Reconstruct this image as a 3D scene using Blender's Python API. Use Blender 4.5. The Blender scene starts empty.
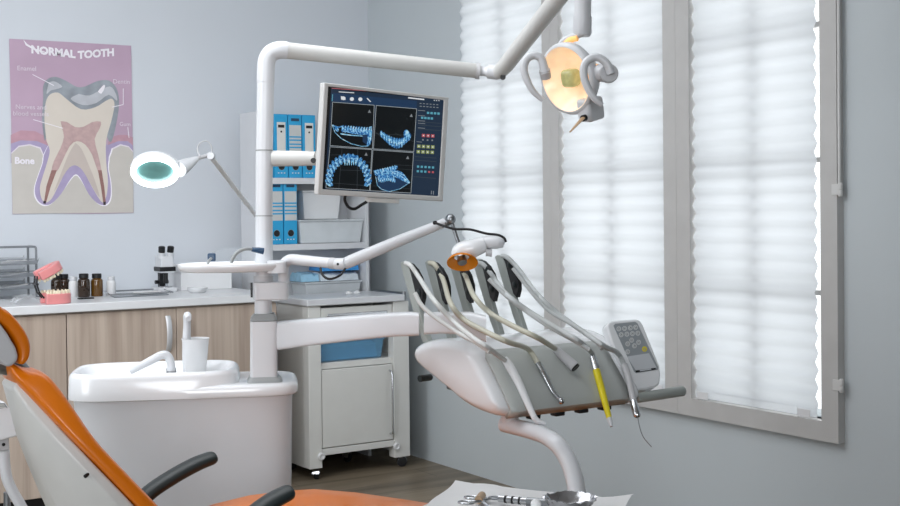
import bpy, bmesh, math, random
from mathutils import Vector as V, Matrix
random.seed(7)
PI = math.pi
sc = bpy.context.scene
COL = sc.collection

# ------------------------------------------------------------------ camera
F = 1236.0; SH = -0.0285; H = 1.27
yaw = math.radians(33.05); pitch = math.radians(0.885); roll = -0.0107
fw = V((math.sin(yaw)*math.cos(pitch), math.cos(yaw)*math.cos(pitch), -math.sin(pitch)))
rt = V((math.cos(yaw), -math.sin(yaw), 0)); up = rt.cross(fw)
c_, s_ = math.cos(roll), math.sin(roll)
R2 = c_*rt + s_*up; U2 = -s_*rt + c_*up
CAM = V((0, 0, H))
cd = bpy.data.cameras.new('camera'); cam = bpy.data.objects.new('camera', cd); COL.objects.link(cam)
cam.matrix_world = Matrix(((R2.x, U2.x, -fw.x, 0), (R2.y, U2.y, -fw.y, 0), (R2.z, U2.z, -fw.z, H), (0, 0, 0, 1)))
cd.sensor_width = 36; cd.lens = 36*F/900; cd.shift_y = SH; cd.clip_start = 0.05
sc.camera = cam

def ray(px, py): return fw + R2*((px-450)/F) + U2*(-(py-253)/F + SH*900/F)
def at(px, py, d): return CAM + ray(px, py)*d
def onz(px, py, z): r = ray(px, py); return CAM + r*((z-H)/r.z)
def ony(px, py, y): r = ray(px, py); return CAM + r*(y/r.y)
def onx(px, py, x): r = ray(px, py); return CAM + r*(x/r.x)
def onpl(px, py, o, n): r = ray(px, py); return CAM + r*((o-CAM).dot(n)/r.dot(n))

# ------------------------------------------------------------------ materials
def lin(c):
    c = c/255.0
    return c/12.92 if c <= 0.04045 else ((c+0.055)/1.055)**2.4
def rgb(c): return (lin(c[0]), lin(c[1]), lin(c[2]), 1)
def nn(nt, t, **k):
    n = nt.nodes.new(t)
    for a, b in k.items(): setattr(n, a, b)
    return n
def mat(name, col, rough=.45, metal=0.0, var=.03, scale=12, bump=0.0, bscale=200, emit=None, estr=0, trans=0, coat=0, alpha=1, ior=1.45):
    m = bpy.data.materials.new(name); m.use_nodes = True
    nt = m.node_tree; b = nt.nodes['Principled BSDF']
    tc = nn(nt, 'ShaderNodeTexCoord'); nz = nn(nt, 'ShaderNodeTexNoise'); nz.inputs['Scale'].default_value = scale
    nt.links.new(tc.outputs['Object'], nz.inputs['Vector'])
    r = nn(nt, 'ShaderNodeValToRGB'); c = rgb(col)
    r.color_ramp.elements[0].color = tuple(min(1, x*(1-var)) for x in c[:3])+(1,)
    r.color_ramp.elements[1].color = tuple(min(1, x*(1+var)) for x in c[:3])+(1,)
    r.color_ramp.elements[0].position = .3; r.color_ramp.elements[1].position = .7
    nt.links.new(nz.outputs['Fac'], r.inputs['Fac']); nt.links.new(r.outputs['Color'], b.inputs['Base Color'])
    b.inputs['Roughness'].default_value = rough; b.inputs['Metallic'].default_value = metal
    b.inputs['Transmission Weight'].default_value = trans; b.inputs['Coat Weight'].default_value = coat
    b.inputs['Alpha'].default_value = alpha; b.inputs['IOR'].default_value = ior
    if emit: b.inputs['Emission Color'].default_value = rgb(emit); b.inputs['Emission Strength'].default_value = estr
    if bump:
        n2 = nn(nt, 'ShaderNodeTexNoise'); n2.inputs['Scale'].default_value = bscale
        nt.links.new(tc.outputs['Object'], n2.inputs['Vector'])
        bp = nn(nt, 'ShaderNodeBump'); bp.inputs['Strength'].default_value = bump; bp.inputs['Distance'].default_value = .002
        nt.links.new(n2.outputs['Fac'], bp.inputs['Height']); nt.links.new(bp.outputs['Normal'], b.inputs['Normal'])
    return m
def wood(name, c1, c2, sx, sy, sz, rough=.45, plank=None):
    m = bpy.data.materials.new(name); m.use_nodes = True
    nt = m.node_tree; b = nt.nodes['Principled BSDF']
    tc = nn(nt, 'ShaderNodeTexCoord'); mp = nn(nt, 'ShaderNodeMapping'); mp.inputs['Scale'].default_value = (sx, sy, sz)
    nt.links.new(tc.outputs['Object'], mp.inputs['Vector'])
    n1 = nn(nt, 'ShaderNodeTexNoise'); n1.inputs['Scale'].default_value = 1; n1.inputs['Detail'].default_value = 5; n1.inputs['Distortion'].default_value = .3
    nt.links.new(mp.outputs['Vector'], n1.inputs['Vector'])
    r = nn(nt, 'ShaderNodeValToRGB'); r.color_ramp.elements[0].color = rgb(c1); r.color_ramp.elements[1].color = rgb(c2)
    r.color_ramp.elements[0].position = .32; r.color_ramp.elements[1].position = .66
    nt.links.new(n1.outputs['Fac'], r.inputs['Fac'])
    out = r.outputs['Color']
    if plank:
        bk = nn(nt, 'ShaderNodeTexBrick'); bk.inputs['Scale'].default_value = 1
        bk.inputs['Brick Width'].default_value = plank[0]; bk.inputs['Row Height'].default_value = plank[1]
        bk.inputs['Mortar Size'].default_value = .002; bk.inputs['Color1'].default_value = (1, 1, 1, 1); bk.inputs['Color2'].default_value = (.78, .78, .78, 1)
        bk.inputs['Mortar'].default_value = (.35, .33, .3, 1)
        nt.links.new(tc.outputs['Object'], bk.inputs['Vector'])
        mx = nn(nt, 'ShaderNodeMix', data_type='RGBA', blend_type='MULTIPLY'); mx.inputs['Factor'].default_value = 1
        nt.links.new(out, mx.inputs['A']); nt.links.new(bk.outputs['Color'], mx.inputs['B']); out = mx.outputs['Result']
    nt.links.new(out, b.inputs['Base Color']); b.inputs['Roughness'].default_value = rough
    return m
def blindmat():
    m = bpy.data.materials.new('pleated_fabric'); m.use_nodes = True
    nt = m.node_tree; nt.nodes.remove(nt.nodes['Principled BSDF']); out = nt.nodes['Material Output']
    tc = nn(nt, 'ShaderNodeTexCoord'); nz = nn(nt, 'ShaderNodeTexNoise'); nz.inputs['Scale'].default_value = 5
    nt.links.new(tc.outputs['Object'], nz.inputs['Vector'])
    r = nn(nt, 'ShaderNodeValToRGB'); r.color_ramp.elements[0].color = (.66, .69, .71, 1); r.color_ramp.elements[1].color = (.72, .74, .76, 1)
    nt.links.new(nz.outputs['Fac'], r.inputs['Fac'])
    t = nn(nt, 'ShaderNodeBsdfTranslucent'); d = nn(nt, 'ShaderNodeBsdfDiffuse'); mx = nn(nt, 'ShaderNodeMixShader'); mx.inputs[0].default_value = .42
    nt.links.new(r.outputs['Color'], t.inputs['Color']); d.inputs['Color'].default_value = (.8, .82, .84, 1)
    nt.links.new(t.outputs[0], mx.inputs[1]); nt.links.new(d.outputs[0], mx.inputs[2]); nt.links.new(mx.outputs[0], out.inputs[0])
    return m
def clearmat(name, col, fac, rough=.05):
    """thin clear plastic or glass: mostly transparent with a gloss"""
    m = bpy.data.materials.new(name); m.use_nodes = True
    nt = m.node_tree; b = nt.nodes['Principled BSDF']; out = nt.nodes['Material Output']
    tc = nn(nt, 'ShaderNodeTexCoord'); nz = nn(nt, 'ShaderNodeTexNoise'); nz.inputs['Scale'].default_value = 9
    nt.links.new(tc.outputs['Object'], nz.inputs['Vector'])
    mr = nn(nt, 'ShaderNodeMapRange'); mr.inputs['To Min'].default_value = fac*.8; mr.inputs['To Max'].default_value = fac*1.2
    nt.links.new(nz.outputs['Fac'], mr.inputs['Value'])
    b.inputs['Base Color'].default_value = rgb(col); b.inputs['Roughness'].default_value = rough
    t = nn(nt, 'ShaderNodeBsdfTransparent'); mx = nn(nt, 'ShaderNodeMixShader')
    nt.links.new(mr.outputs[0], mx.inputs[0]); nt.links.new(t.outputs[0], mx.inputs[1]); nt.links.new(b.outputs[0], mx.inputs[2])
    nt.links.new(mx.outputs[0], out.inputs[0])
    return m

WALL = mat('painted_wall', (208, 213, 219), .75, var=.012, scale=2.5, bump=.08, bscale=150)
WALLR = mat('shaded_window_wall', (191, 198, 201), .75, var=.012, scale=2.5, bump=.08, bscale=150)  # wall paint darkened: the window wall's shade is put into the colour
CEIL = mat('ceiling_paint', (225, 225, 225), .8)
FLOOR = wood('laminate_floor', (104, 93, 77), (142, 129, 110), 1.2, 14, 1, .4, plank=(1.25, .19))
FRAME = mat('window_frame_paint', (188, 187, 185), .5)
BLIND = blindmat()
GLASS = clearmat('window_glass', (235, 240, 245), .06, .02)
OAK = wood('pale_oak_laminate', (163, 146, 133), (194, 179, 165), 26, 26, .9, .42)
WHITE = mat('white_plastic', (209, 211, 214), .28, var=.012)
GLOSS = mat('glossy_white_shell', (228, 230, 232), .18, var=.01, coat=.3)
MATTE = mat('white_matte', (222, 223, 224), .55, var=.015)
COUNTER = mat('white_countertop', (222, 224, 226), .3, var=.02)
CARTW = mat('cart_white_steel', (214, 214, 210), .38, var=.015)
LGREY = mat('light_grey_plastic', (190, 190, 192), .4)
GREY = mat('grey_plastic', (150, 153, 153), .4)
PANELG = mat('console_grey_panel', (178, 182, 179), .3, var=.02)
WHIPG = mat('holder_grey_green', (158, 164, 160), .4)
CREAM = mat('cream_arm', (202, 202, 199), .35)
HOSEW = mat('white_hose', (205, 207, 205), .45)
HOSEB = mat('beige_hose', (186, 184, 168), .45)
HOSEG = mat('grey_hose', (182, 186, 186), .45)
BLACK = mat('black_plastic', (22, 23, 25), .4)
CABLE = mat('black_cable', (18, 18, 20), .5)
DARKG = mat('dark_grey_rubber', (33, 41, 42), .42, var=.06)
STEEL = mat('polished_steel', (205, 207, 210), .18, metal=1)
STEELD = mat('brushed_steel', (150, 153, 156), .32, metal=1)
ORANGE = mat('orange_vinyl', (218, 114, 3), .34, var=.05, scale=5, bump=.05, bscale=300, coat=.15)
ORSHIELD = mat('orange_shield', (235, 140, 30), .2, trans=.3)
YELLOW = mat('yellow_plastic', (222, 205, 30), .4)
PINK = mat('pink_gum_resin', (228, 146, 146), .3, var=.04)
TOOTH = mat('ivory_tooth', (235, 226, 200), .25)
BROWNG = mat('brown_glass', (44, 28, 14), .08, var=.1, coat=.4)
BROWNL = mat('amber_glass', (92, 62, 20), .08, var=.1, coat=.4)
BLUEB = mat('binder_blue', (42, 158, 208), .45)
LABELW = mat('label_card', (216, 216, 212), .6)
LABELG = mat('label_grey', (196, 198, 196), .6)
BLUEP = mat('blue_plastic_pack', (58, 140, 205), .35, var=.12, scale=25)
LBLUE = mat('pale_blue_pack', (150, 195, 220), .35, var=.1, scale=30)
BLUEC = mat('blue_bin_contents', (70, 140, 185), .5, var=.14, scale=18)
CLEAR = clearmat('clear_plastic', (236, 241, 244), .55, .25)
CLEARB = clearmat('clear_blue_plastic', (120, 175, 210), .35)
LENSC = clearmat('goggle_lens', (225, 235, 240), .12)
NAVY = mat('navy_plastic', (28, 62, 92), .3)
PAPER = mat('paper_sheet', (232, 232, 232), .7, bump=.1, bscale=40)
MAGG = mat('magnifier_glass', (128, 184, 182), .08, var=.2, scale=14)
RINGL = mat('ring_light_tube', (255, 255, 255), .4, emit=(245, 252, 255), estr=4)
HANDLE = mat('satin_aluminium', (205, 207, 210), .45, metal=.4)
RACKG = mat('rack_grey_wire', (118, 122, 127), .4)
REFL = mat('lamp_reflector', (245, 225, 200), .22, var=.12, scale=26, emit=(255, 205, 150), estr=.42)
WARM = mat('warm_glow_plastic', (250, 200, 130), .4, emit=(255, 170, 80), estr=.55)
BULB = mat('lamp_bulb_cover', (150, 150, 105), .2, var=.25, scale=60, emit=(235, 225, 150), estr=.25)
TAN = mat('tan_resin', (176, 148, 118), .5)
CORDW = mat('cord_plastic', (205, 205, 203), .5)
TOEK = mat('black_plinth', (20, 20, 21), .5)

# ------------------------------------------------------------------ mesh building
class MB:
    def __init__(s): s.v = []; s.f = []; s.mi = []; s.m = []; s.cur = 0
    def mat(s, m):
        if m not in s.m: s.m.append(m)
        s.cur = s.m.index(m); return s
    def add(s, vs, fs):
        o = len(s.v); s.v += [V(a) for a in vs]
        for f in fs: s.f.append([i+o for i in f]); s.mi.append(s.cur)
        return s
    def box(s, lo, hi, fr=None):
        x0, y0, z0 = lo; x1, y1, z1 = hi
        p = [(x0,y0,z0),(x1,y0,z0),(x1,y1,z0),(x0,y1,z0),(x0,y0,z1),(x1,y0,z1),(x1,y1,z1),(x0,y1,z1)]
        if fr: p = [fr(*q) for q in p]
        return s.add(p, [(0,3,2,1),(4,5,6,7),(0,1,5,4),(1,2,6,5),(2,3,7,6),(3,0,4,7)])
    def prism(s, pts, off):
        n = len(pts); off = V(off)
        vs = [V(p) for p in pts] + [V(p)+off for p in pts]
        return s.add(vs, [list(range(n))[::-1], list(range(n, 2*n))] + [(i, (i+1) % n, (i+1) % n+n, i+n) for i in range(n)])
    def poly(s, pts): return s.add(pts, [list(range(len(pts)))])
    def loft(s, rings, cap=True, closed=True):
        n = len(rings[0]); vs = [p for r in rings for p in r]; fs = []
        for k in range(len(rings)-1):
            for i in range(n if closed else n-1):
                a = k*n+i; b = k*n+(i+1) % n
                fs.append((a, b, b+n, a+n))
        if cap: fs += [list(range(n))[::-1], list(range((len(rings)-1)*n, len(rings)*n))]
        return s.add(vs, fs)
    def tube(s, pts, r, n=12, flat=None, smooth=0):
        pts = [V(p) for p in pts]
        if not isinstance(r, (list, tuple)): r = [r]*len(pts)
        r = list(r)
        if smooth: pts, r = spline(pts, r, smooth)
        rings = []; prev = None
        for i, p in enumerate(pts):
            t = (pts[min(i+1, len(pts)-1)] - pts[max(i-1, 0)]).normalized()
            if prev is None:
                a = V((0, 0, 1)) if abs(t.z) < .9 else V((1, 0, 0))
                u = t.cross(a).normalized()
            else:
                u = (prev - t*prev.dot(t)).normalized()
            prev = u; w = t.cross(u)
            if flat:
                ax, k = flat; fa = (V(ax) - t*V(ax).dot(t)).normalized(); fb = t.cross(fa)
                rings.append([p + fa*math.cos(2*PI*j/n)*r[i]*k + fb*math.sin(2*PI*j/n)*r[i] for j in range(n)])
            else: rings.append([p + u*math.cos(2*PI*j/n)*r[i] + w*math.sin(2*PI*j/n)*r[i] for j in range(n)])
        return s.loft(rings)
    def lathe(s, o, prof, axis=(0, 0, 1), n=24, sx=1, sy=1, ux=None, cap=True):
        """prof: list of (radius, height) along axis"""
        o = V(o); ax = V(axis).normalized(); a = V(ux) if ux else (V((1, 0, 0)) if abs(ax.x) < .9 else V((0, 1, 0)))
        u = (a - ax*a.dot(ax)).normalized(); w = ax.cross(u)
        return s.loft([[o + ax*h + u*math.cos(2*PI*j/n)*r*sx + w*math.sin(2*PI*j/n)*r*sy for j in range(n)] for r, h in prof], cap=cap)
    def ell(s, o, rx, ry, rz, fr=None, n=16):
        o = V(o); rings = []
        for i in range(1, n//2):
            th = PI*i/(n//2)
            rings.append([(rx*math.sin(th)*math.cos(2*PI*j/n), ry*math.sin(th)*math.sin(2*PI*j/n), -rz*math.cos(th)) for j in range(n)])
        if fr: rings = [[fr.d(*p)+o for p in r] for r in rings]
        else: rings = [[V(p)+o for p in r] for r in rings]
        return s.loft(rings)
    def text(s, body, o, ux, uy, size, bold=0, align='LEFT'):
        cu = bpy.data.curves.new('t', 'FONT'); cu.body = body; cu.size = 1; cu.offset = bold; cu.align_x = align; cu.resolution_u = 3
        ob = bpy.data.objects.new('t', cu); COL.objects.link(ob)
        dg = bpy.context.evaluated_depsgraph_get(); me = bpy.data.meshes.new_from_object(ob.evaluated_get(dg))
        s.add([V(o) + V(ux)*(v.co.x*size) + V(uy)*(v.co.y*size) for v in me.vertices], [list(p.vertices) for p in me.polygons])
        bpy.data.objects.remove(ob); bpy.data.curves.remove(cu); bpy.data.meshes.remove(me)
        return s
    def build(s, name, m=None, parent=None, bevel=0, seg=3, ang=42, sub=0, recalc=True, limit=30):
        root = V((0, 0, 0)); q = parent
        while q is not None: root = root + q.location; q = q.parent
        me = bpy.data.meshes.new(name)
        me.from_pydata([tuple(v-root) for v in s.v], [], s.f)
        mats = [m] if m else s.m
        for k in mats: me.materials.append(k)
        if not m:
            for p, i in zip(me.polygons, s.mi): p.material_index = i
        if recalc:
            bm = bmesh.new(); bm.from_mesh(me); bmesh.ops.recalc_face_normals(bm, faces=bm.faces); bm.to_mesh(me); bm.free()
        for p in me.polygons: p.use_smooth = True
        me.set_sharp_from_angle(angle=math.radians(ang))
        o = bpy.data.objects.new(name, me); COL.objects.link(o); o.parent = parent
        if bevel:
            b = o.modifiers.new('bevel', 'BEVEL'); b.width = bevel; b.segments = seg; b.limit_method = 'ANGLE'; b.angle_limit = math.radians(limit)
            b.harden_normals = False
        if sub:
            u = o.modifiers.new('sub', 'SUBSURF'); u.levels = sub; u.render_levels = sub
        return o
def spline(pts, r, k):
    P = [pts[0]] + pts + [pts[-1]]; R = [r[0]] + r + [r[-1]]; out = []; ro = []
    for i in range(1, len(P)-2):
        for j in range(k):
            t = j/k; a, b, c, d = P[i-1], P[i], P[i+1], P[i+2]
            out.append(.5*((2*b)+(c-a)*t+(2*a-5*b+4*c-d)*t*t+(3*b-a-3*c+d)*t**3)); ro.append(R[i]*(1-t)+R[i+1]*t)
    return out+[pts[-1]], ro+[r[-1]]
class Fr:
    """local frame: origin plus yaw about z"""
    def __init__(s, o, yaw=0, ax=None, ay=None, az=None):
        s.o = V(o)
        if ax is None:
            ax = V((math.cos(yaw), math.sin(yaw), 0)); ay = V((-math.sin(yaw), math.cos(yaw), 0)); az = V((0, 0, 1))
        s.ax, s.ay, s.az = V(ax), V(ay), V(az)
    def __call__(s, x, y, z): return s.o + s.ax*x + s.ay*y + s.az*z
    def d(s, x, y, z): return s.ax*x + s.ay*y + s.az*z
def tag(o, label=None, cat=None, group=None, kind=None):
    if label: o['label'] = label
    if cat: o['category'] = cat
    if group: o['group'] = group
    if kind: o['kind'] = kind
    return o
def thing(name, label, cat, loc=(0, 0, 0), group=None):
    o = bpy.data.objects.new(name, None); COL.objects.link(o); o.location = loc; o.empty_display_size = .05
    return tag(o, label, cat, group)
def dup(o, loc, label=None, rotz=None, parent=None):
    c = o.copy(); COL.objects.link(c)
    if parent: c.parent = parent
    if loc is not None: c.location = loc
    if rotz is not None: c.rotation_euler.z = rotz
    if label: c['label'] = label
    for ch in list(o.children):
        dup(ch, None, parent=c)
    return c
def struct(o): o['kind'] = 'structure'; return o

# ------------------------------------------------------------------ room shell
XR, YB, XL, YF, ZC = 3.285, 5.84, -2.4, -2.2, 2.75
struct(MB().box((XL-.1, YF-.1, -.1), (XR+.2, YB+.1, 0)).build('floor', FLOOR))
struct(MB().box((XL-.1, YF-.1, ZC), (XR+.2, YB+.1, ZC+.1)).build('ceiling', CEIL))
struct(MB().box((XL-.1, YB, 0), (XR+.2, YB+.1, ZC)).build('wall_back', WALL))
struct(MB().box((XL-.1, YF, 0), (XL, YB, ZC)).build('wall_left', WALL))
struct(MB().box((XL-.1, YF-.1, 0), (XR+.2, YF, ZC)).build('wall_front', WALL))
WIN = [(4.26, 4.906), (3.505, 4.148), (2.756, 3.365)]
ZB, ZT = .552, 2.32
w = MB()
ys = [YF, 2.756, 3.365, 3.505, 4.148, 4.26, 4.906, YB]
for a, b in ((YF, 2.756), (3.365, 3.505), (4.148, 4.26), (4.906, YB)): w.box((XR, a, ZB), (XR+.16, b, ZT))
w.box((XR, YF, 0), (XR+.16, YB, ZB)); w.box((XR, YF, ZT), (XR+.16, YB, ZC))
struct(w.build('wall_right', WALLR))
MZ = (.972, 1.42, 1.874)
blind_labels = ['white pleated blind over the window nearest the room corner, behind the instrument console',
                'white pleated blind over the middle window, behind the operating lamp',
                'white pleated blind over the window nearest the camera, beside the bare grey wall']
for i, (y0, y1) in enumerate(WIN):
    e = bpy.data.objects.new('window_%d' % (i+1), None); COL.objects.link(e); e.location = (XR, (y0+y1)/2, ZB); e['kind'] = 'structure'
    fx = XR-.032
    f = MB()
    ya = y0-.07; yb = y1+.07
    if i == 2: ya = y0-.069; yb = y1+.07
    if i == 1: ya = y0-.069; yb = y1+.055
    if i == 0: ya = y0-.056; yb = y1
    f.box((fx, ya, ZB-.066), (XR+.03, y0, ZT+.06))
    if i > 0: f.box((fx, y1, ZB-.066), (XR+.03, yb, ZT+.06))
    ye = y1 if i > 0 else yb
    f.box((fx, y0, ZB-.066), (XR+.03, ye, ZB)); f.box((fx, y0, ZT), (XR+.03, ye, ZT+.06))
    f.build('window_frame', FRAME, e)
    mu = MB(); yc = (y0+y1)/2+.012
    mu.box((XR+.011, yc-.009, ZB), (XR+.04, yc+.009, ZT))
    for z in MZ: mu.box((XR+.0115, y0, z-.008), (XR+.039, y1, z+.008))
    mu.build('muntins', FRAME, e)
    MB().box((XR+.042, y0, ZB), (XR+.046, y1, ZT)).build('window_pane', GLASS, e)
    if i == 2:
        for z in (ony(843, 190, y0-.069).z, ony(845, 385, y0-.069).z):
            h = MB(); yy = y0-.078
            h.lathe((fx+.006, yy, z-.022), [(.006, 0), (.008, .004), (.008, .02), (.006, .022), (.008, .024), (.008, .042), (.005, .046)], n=12)
            h.box((fx-.002, yy, z-.016), (fx+.002, yy+.03, z+.02))
            h.build('hinge', CORDW, e, bevel=.001)
        MB().tube([(fx+.004, y0-.076, 2.33), (fx+.004, y0-.076, ony(843, 190, y0).z+.02)], .005, 8).build('espagnolette_rod', CORDW, e)
    # blind
    b0, b1 = (y0+.003, y1+.012) if i == 0 else (y0+.003, y1-.004)
    if i == 2: b0 = y0+.034
    bl = thing('pleated_blind', blind_labels[i], 'blind', (XR-.01, (y0+y1)/2, ZB), 'pleated window blinds')
    pit = .058; zb = ZB+.03; rows = []
    n = int((ZT-zb)/pit*4); cols = 10
    for k in range(n+1):
        z = zb + (ZT-zb)*k/n; ph = k % 4; x = XR-.012 + (0, .008, .0, -.008)[ph] * (1 if k < n*.75 else .8)
        rows.append([(x + .0005*math.sin(j*1.7+k*.9), b0 + (b1-b0)*j/cols + (random.uniform(-.0015, .0015) if j in (0, cols) else 0), z + .0012*math.sin(j*.8+k*.13)) for j in range(cols+1)])
    MB().loft(rows, cap=False, closed=False).build('pleated_fabric', BLIND, bl, ang=80)
    MB().loft([[(XR-.012, b0, zb+.002), (XR-.012, b1, zb+.002)], [(XR-.014, b0, ZB+.018), (XR-.014, b1, ZB+.018)], [(XR-.012, b0, ZB+.004), (XR-.012, b1, ZB+.004)]], cap=False, closed=False).build('bottom_rail', BLIND, bl)
    for yy in (b0+.02, b1-.075):
        MB().box((XR-.026, yy, ZB+.002), (XR-.0225, yy+.055, ZB+.03)).build('rail_clip', MATTE, bl, bevel=.002)

# ------------------------------------------------------------------ wall poster (flat printed sheet)
PY = YB-.004
po = thing('tooth_poster', 'mauve anatomy poster of a tooth cross-section taped to the wall', 'poster', ony(70, 214, PY))
def pp(x, y, k=0): return ony(x/2.41, 20+y/2.41, PY-.0002*k)      # traced in the poster's own plane
MAUVE = mat('print_mauve', (186, 160, 180), .5, var=.05, scale=4); PBONE = mat('print_bone', (198, 193, 186), .55, var=.03)
PGUM = mat('print_gum', (188, 148, 160), .5, var=.08, scale=20); PPUR = mat('print_purple', (170, 158, 190), .5, var=.06, scale=20)
PDENT = mat('print_dentin', (214, 205, 194), .5, var=.02); PEN = mat('print_enamel', (148, 154, 161), .4, var=.2, scale=14)
PEN2 = mat('print_enamel_light', (190, 192, 198), .4, var=.1, scale=14); PPULP = mat('print_pulp', (190, 162, 160), .5, var=.09, scale=40)
PROOT = mat('print_root', (150, 112, 106), .5, var=.1, scale=40); PWHITE = mat('print_white', (238, 234, 240), .5); PLINE = mat('print_line', (222, 214, 222), .5)
PBLK = mat('print_dark', (58, 48, 52), .5); PNOTCH = mat('print_notch', (196, 184, 176), .5, var=.03)
q = MB().mat(MAUVE)
cur = [(22, 45), (60, 47), (120, 50.5), (200, 55), (316, 62), (319, 250), (322, 465), (220, 467), (120, 466), (30, 468), (27, 250)]
q.prism([pp(x, y) for x, y in cur], (0, .0015, 0))
def pf(m, pts, k, sm=4):
    P = [pp(x, y, k) for x, y in pts]
    if sm: P, _ = spline(P+[P[0]], [0]*(len(P)+1), sm); P = P[:-1]
    q.mat(m).poly(P)
pf(PGUM, [(26, 277), (50, 266), (85, 268), (108, 280), (117, 300), (112, 330), (26, 330)], 1, 0)
pf(PGUM, [(262, 285), (285, 277), (305, 277), (320, 283), (321, 330), (258, 330)], 1, 0)
pf(PPUR, [(26, 298), (50, 290), (90, 292), (116, 303), (118, 345), (26, 345)], 2, 0)
pf(PPUR, [(256, 303), (285, 292), (308, 292), (320, 302), (321, 345), (255, 345)], 2, 0)
pf(PLINE, [(27, 320), (45, 303), (72, 299), (98, 307), (108, 330), (262, 330), (270, 309), (290, 299), (310, 304), (321, 316), (321.5, 464), (30.5, 467)], 3, 0)
pf(PBONE, [(27, 323), (46, 306), (72, 302.5), (96, 310), (105, 331), (265, 331), (272, 312), (291, 302.5), (310, 307), (321, 319), (321.5, 464), (30.5, 467)], 4, 0)
sock = [(118, 300), (106, 325), (103, 345), (90, 382), (84, 405), (86, 425), (96, 440), (110, 446), (126, 441), (148, 418), (168, 386), (182, 372), (194, 382), (214, 420), (234, 441), (250, 446), (262, 438), (267, 420), (266, 390), (260, 355), (262, 330), (258, 300)]
cx_, cy_ = 182, 400
pf(PWHITE, [(x+(2.5 if x > 182 else -2.5), y+2.5) if not 165 < x < 200 else (x, y+3) for x, y in sock], 5, 3)
pf(PPUR, sock, 6, 3)
dent = [(112, 292), (107, 240), (110, 200), (120, 180), (140, 175), (160, 190), (195, 215), (230, 210), (255, 195), (270, 190), (276, 205), (268, 245), (256, 290), (256, 340), (260, 380), (259, 410), (254, 432), (247, 440), (235, 425), (215, 390), (200, 363), (180, 350), (160, 363), (143, 395), (125, 430), (110, 440), (100, 430), (96, 405), (102, 380), (113, 345), (120, 315)]
enam = [(107, 292), (101, 240), (104, 190), (104, 160), (115, 142), (135, 137), (160, 147), (185, 161), (205, 160), (235, 147), (262, 146), (280, 163), (287, 192), (284, 230), (272, 285), (262, 292), (240, 260), (140, 260)]
pf(PEN, enam, 7, 3)
pf(PEN2, [(190, 178), (215, 182), (240, 170), (265, 160), (278, 175), (282, 195), (262, 180), (232, 200), (200, 205), (170, 190)], 8, 3)
pf(PEN2, [(118, 150), (132, 148), (150, 160), (138, 166), (122, 170), (112, 178)], 8, 3)
pf(PWHITE, [(236, 172), (250, 156), (253, 162), (244, 178)], 9, 2)
pf(PDENT, dent, 10, 3)
pf(PNOTCH, [(182, 296), (196, 310), (212, 345), (228, 385), (240, 425), (230, 415), (200, 364), (180, 350), (160, 364), (130, 415), (146, 372), (166, 322)], 11, 3)
pf(PPULP, [(146, 244), (162, 246), (181, 258), (202, 257), (222, 246), (243, 245), (240, 262), (228, 287), (236, 322), (245, 365), (236, 365), (222, 325), (205, 300), (186, 292), (168, 304), (148, 345), (137, 365), (124, 365), (130, 340), (146, 308), (154, 282), (150, 262)], 12, 2)
pf(PROOT, [(124, 362), (137, 362), (122, 402), (111, 440), (106, 440), (112, 400)], 13, 0)
pf(PROOT, [(236, 362), (245, 362), (251, 400), (255, 440), (249, 442), (243, 400)], 13, 0)
pf(PBLK, [(105, 436), (111, 436), (110, 443), (104, 442)], 14, 0); pf(PBLK, [(249, 438), (255, 438), (255, 446), (249, 446)], 14, 0)
for a, b in (((78, 131), (130, 158)), ((297, 165), (297, 204)), ((297, 204), (270, 210)), ((80, 240), (152, 261)), ((308, 258), (311, 284))):
    d_ = V((b[0]-a[0], b[1]-a[1])).normalized(); nx, ny = -d_.y*.8, d_.x*.8
    pf(PWHITE, [(a[0]+nx, a[1]+ny), (b[0]+nx, b[1]+ny), (b[0]-nx, b[1]-ny), (a[0]-nx, a[1]-ny)], 15, 0)
pf(PWHITE, [(56, 47), (66, 58), (85, 69), (120, 80), (110, 79), (82, 72), (62, 61)], 15, 0)
SZ = (pp(0, 100)-pp(0, 101)).length
def ptext(m, t, x, y, x2, y2, h, bold=0, k=16):
    k2 = 1.62 if bold else 1.6
    a = pp(x, y, k); b = pp(x2, y2, k); ux = (b-a).normalized(); uy = V((0, 0, 1))
    q.mat(m).text(t, a, ux, uy, h*SZ*k2, bold)
ptext(PWHITE, 'NORMAL', 75, 79, 180, 91, 16, .05); ptext(PWHITE, 'TOOTH', 188, 93, 272, 86, 16, .05)
ptext(PLINE, 'Enamel', 41, 121, 95, 123, 10); ptext(PLINE, 'Dentin', 272, 153, 318, 154, 10)
ptext(PLINE, 'Nerves and', 37, 214, 120, 216, 10); ptext(PLINE, 'blood vessels', 31, 230, 120, 232, 10)
ptext(PLINE, 'Gum', 288, 255, 318, 256, 9); ptext(PWHITE, 'Bone', 35, 346, 88, 347, 14, .04)
q.build('printed_sheet', None, po, recalc=False)

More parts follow.
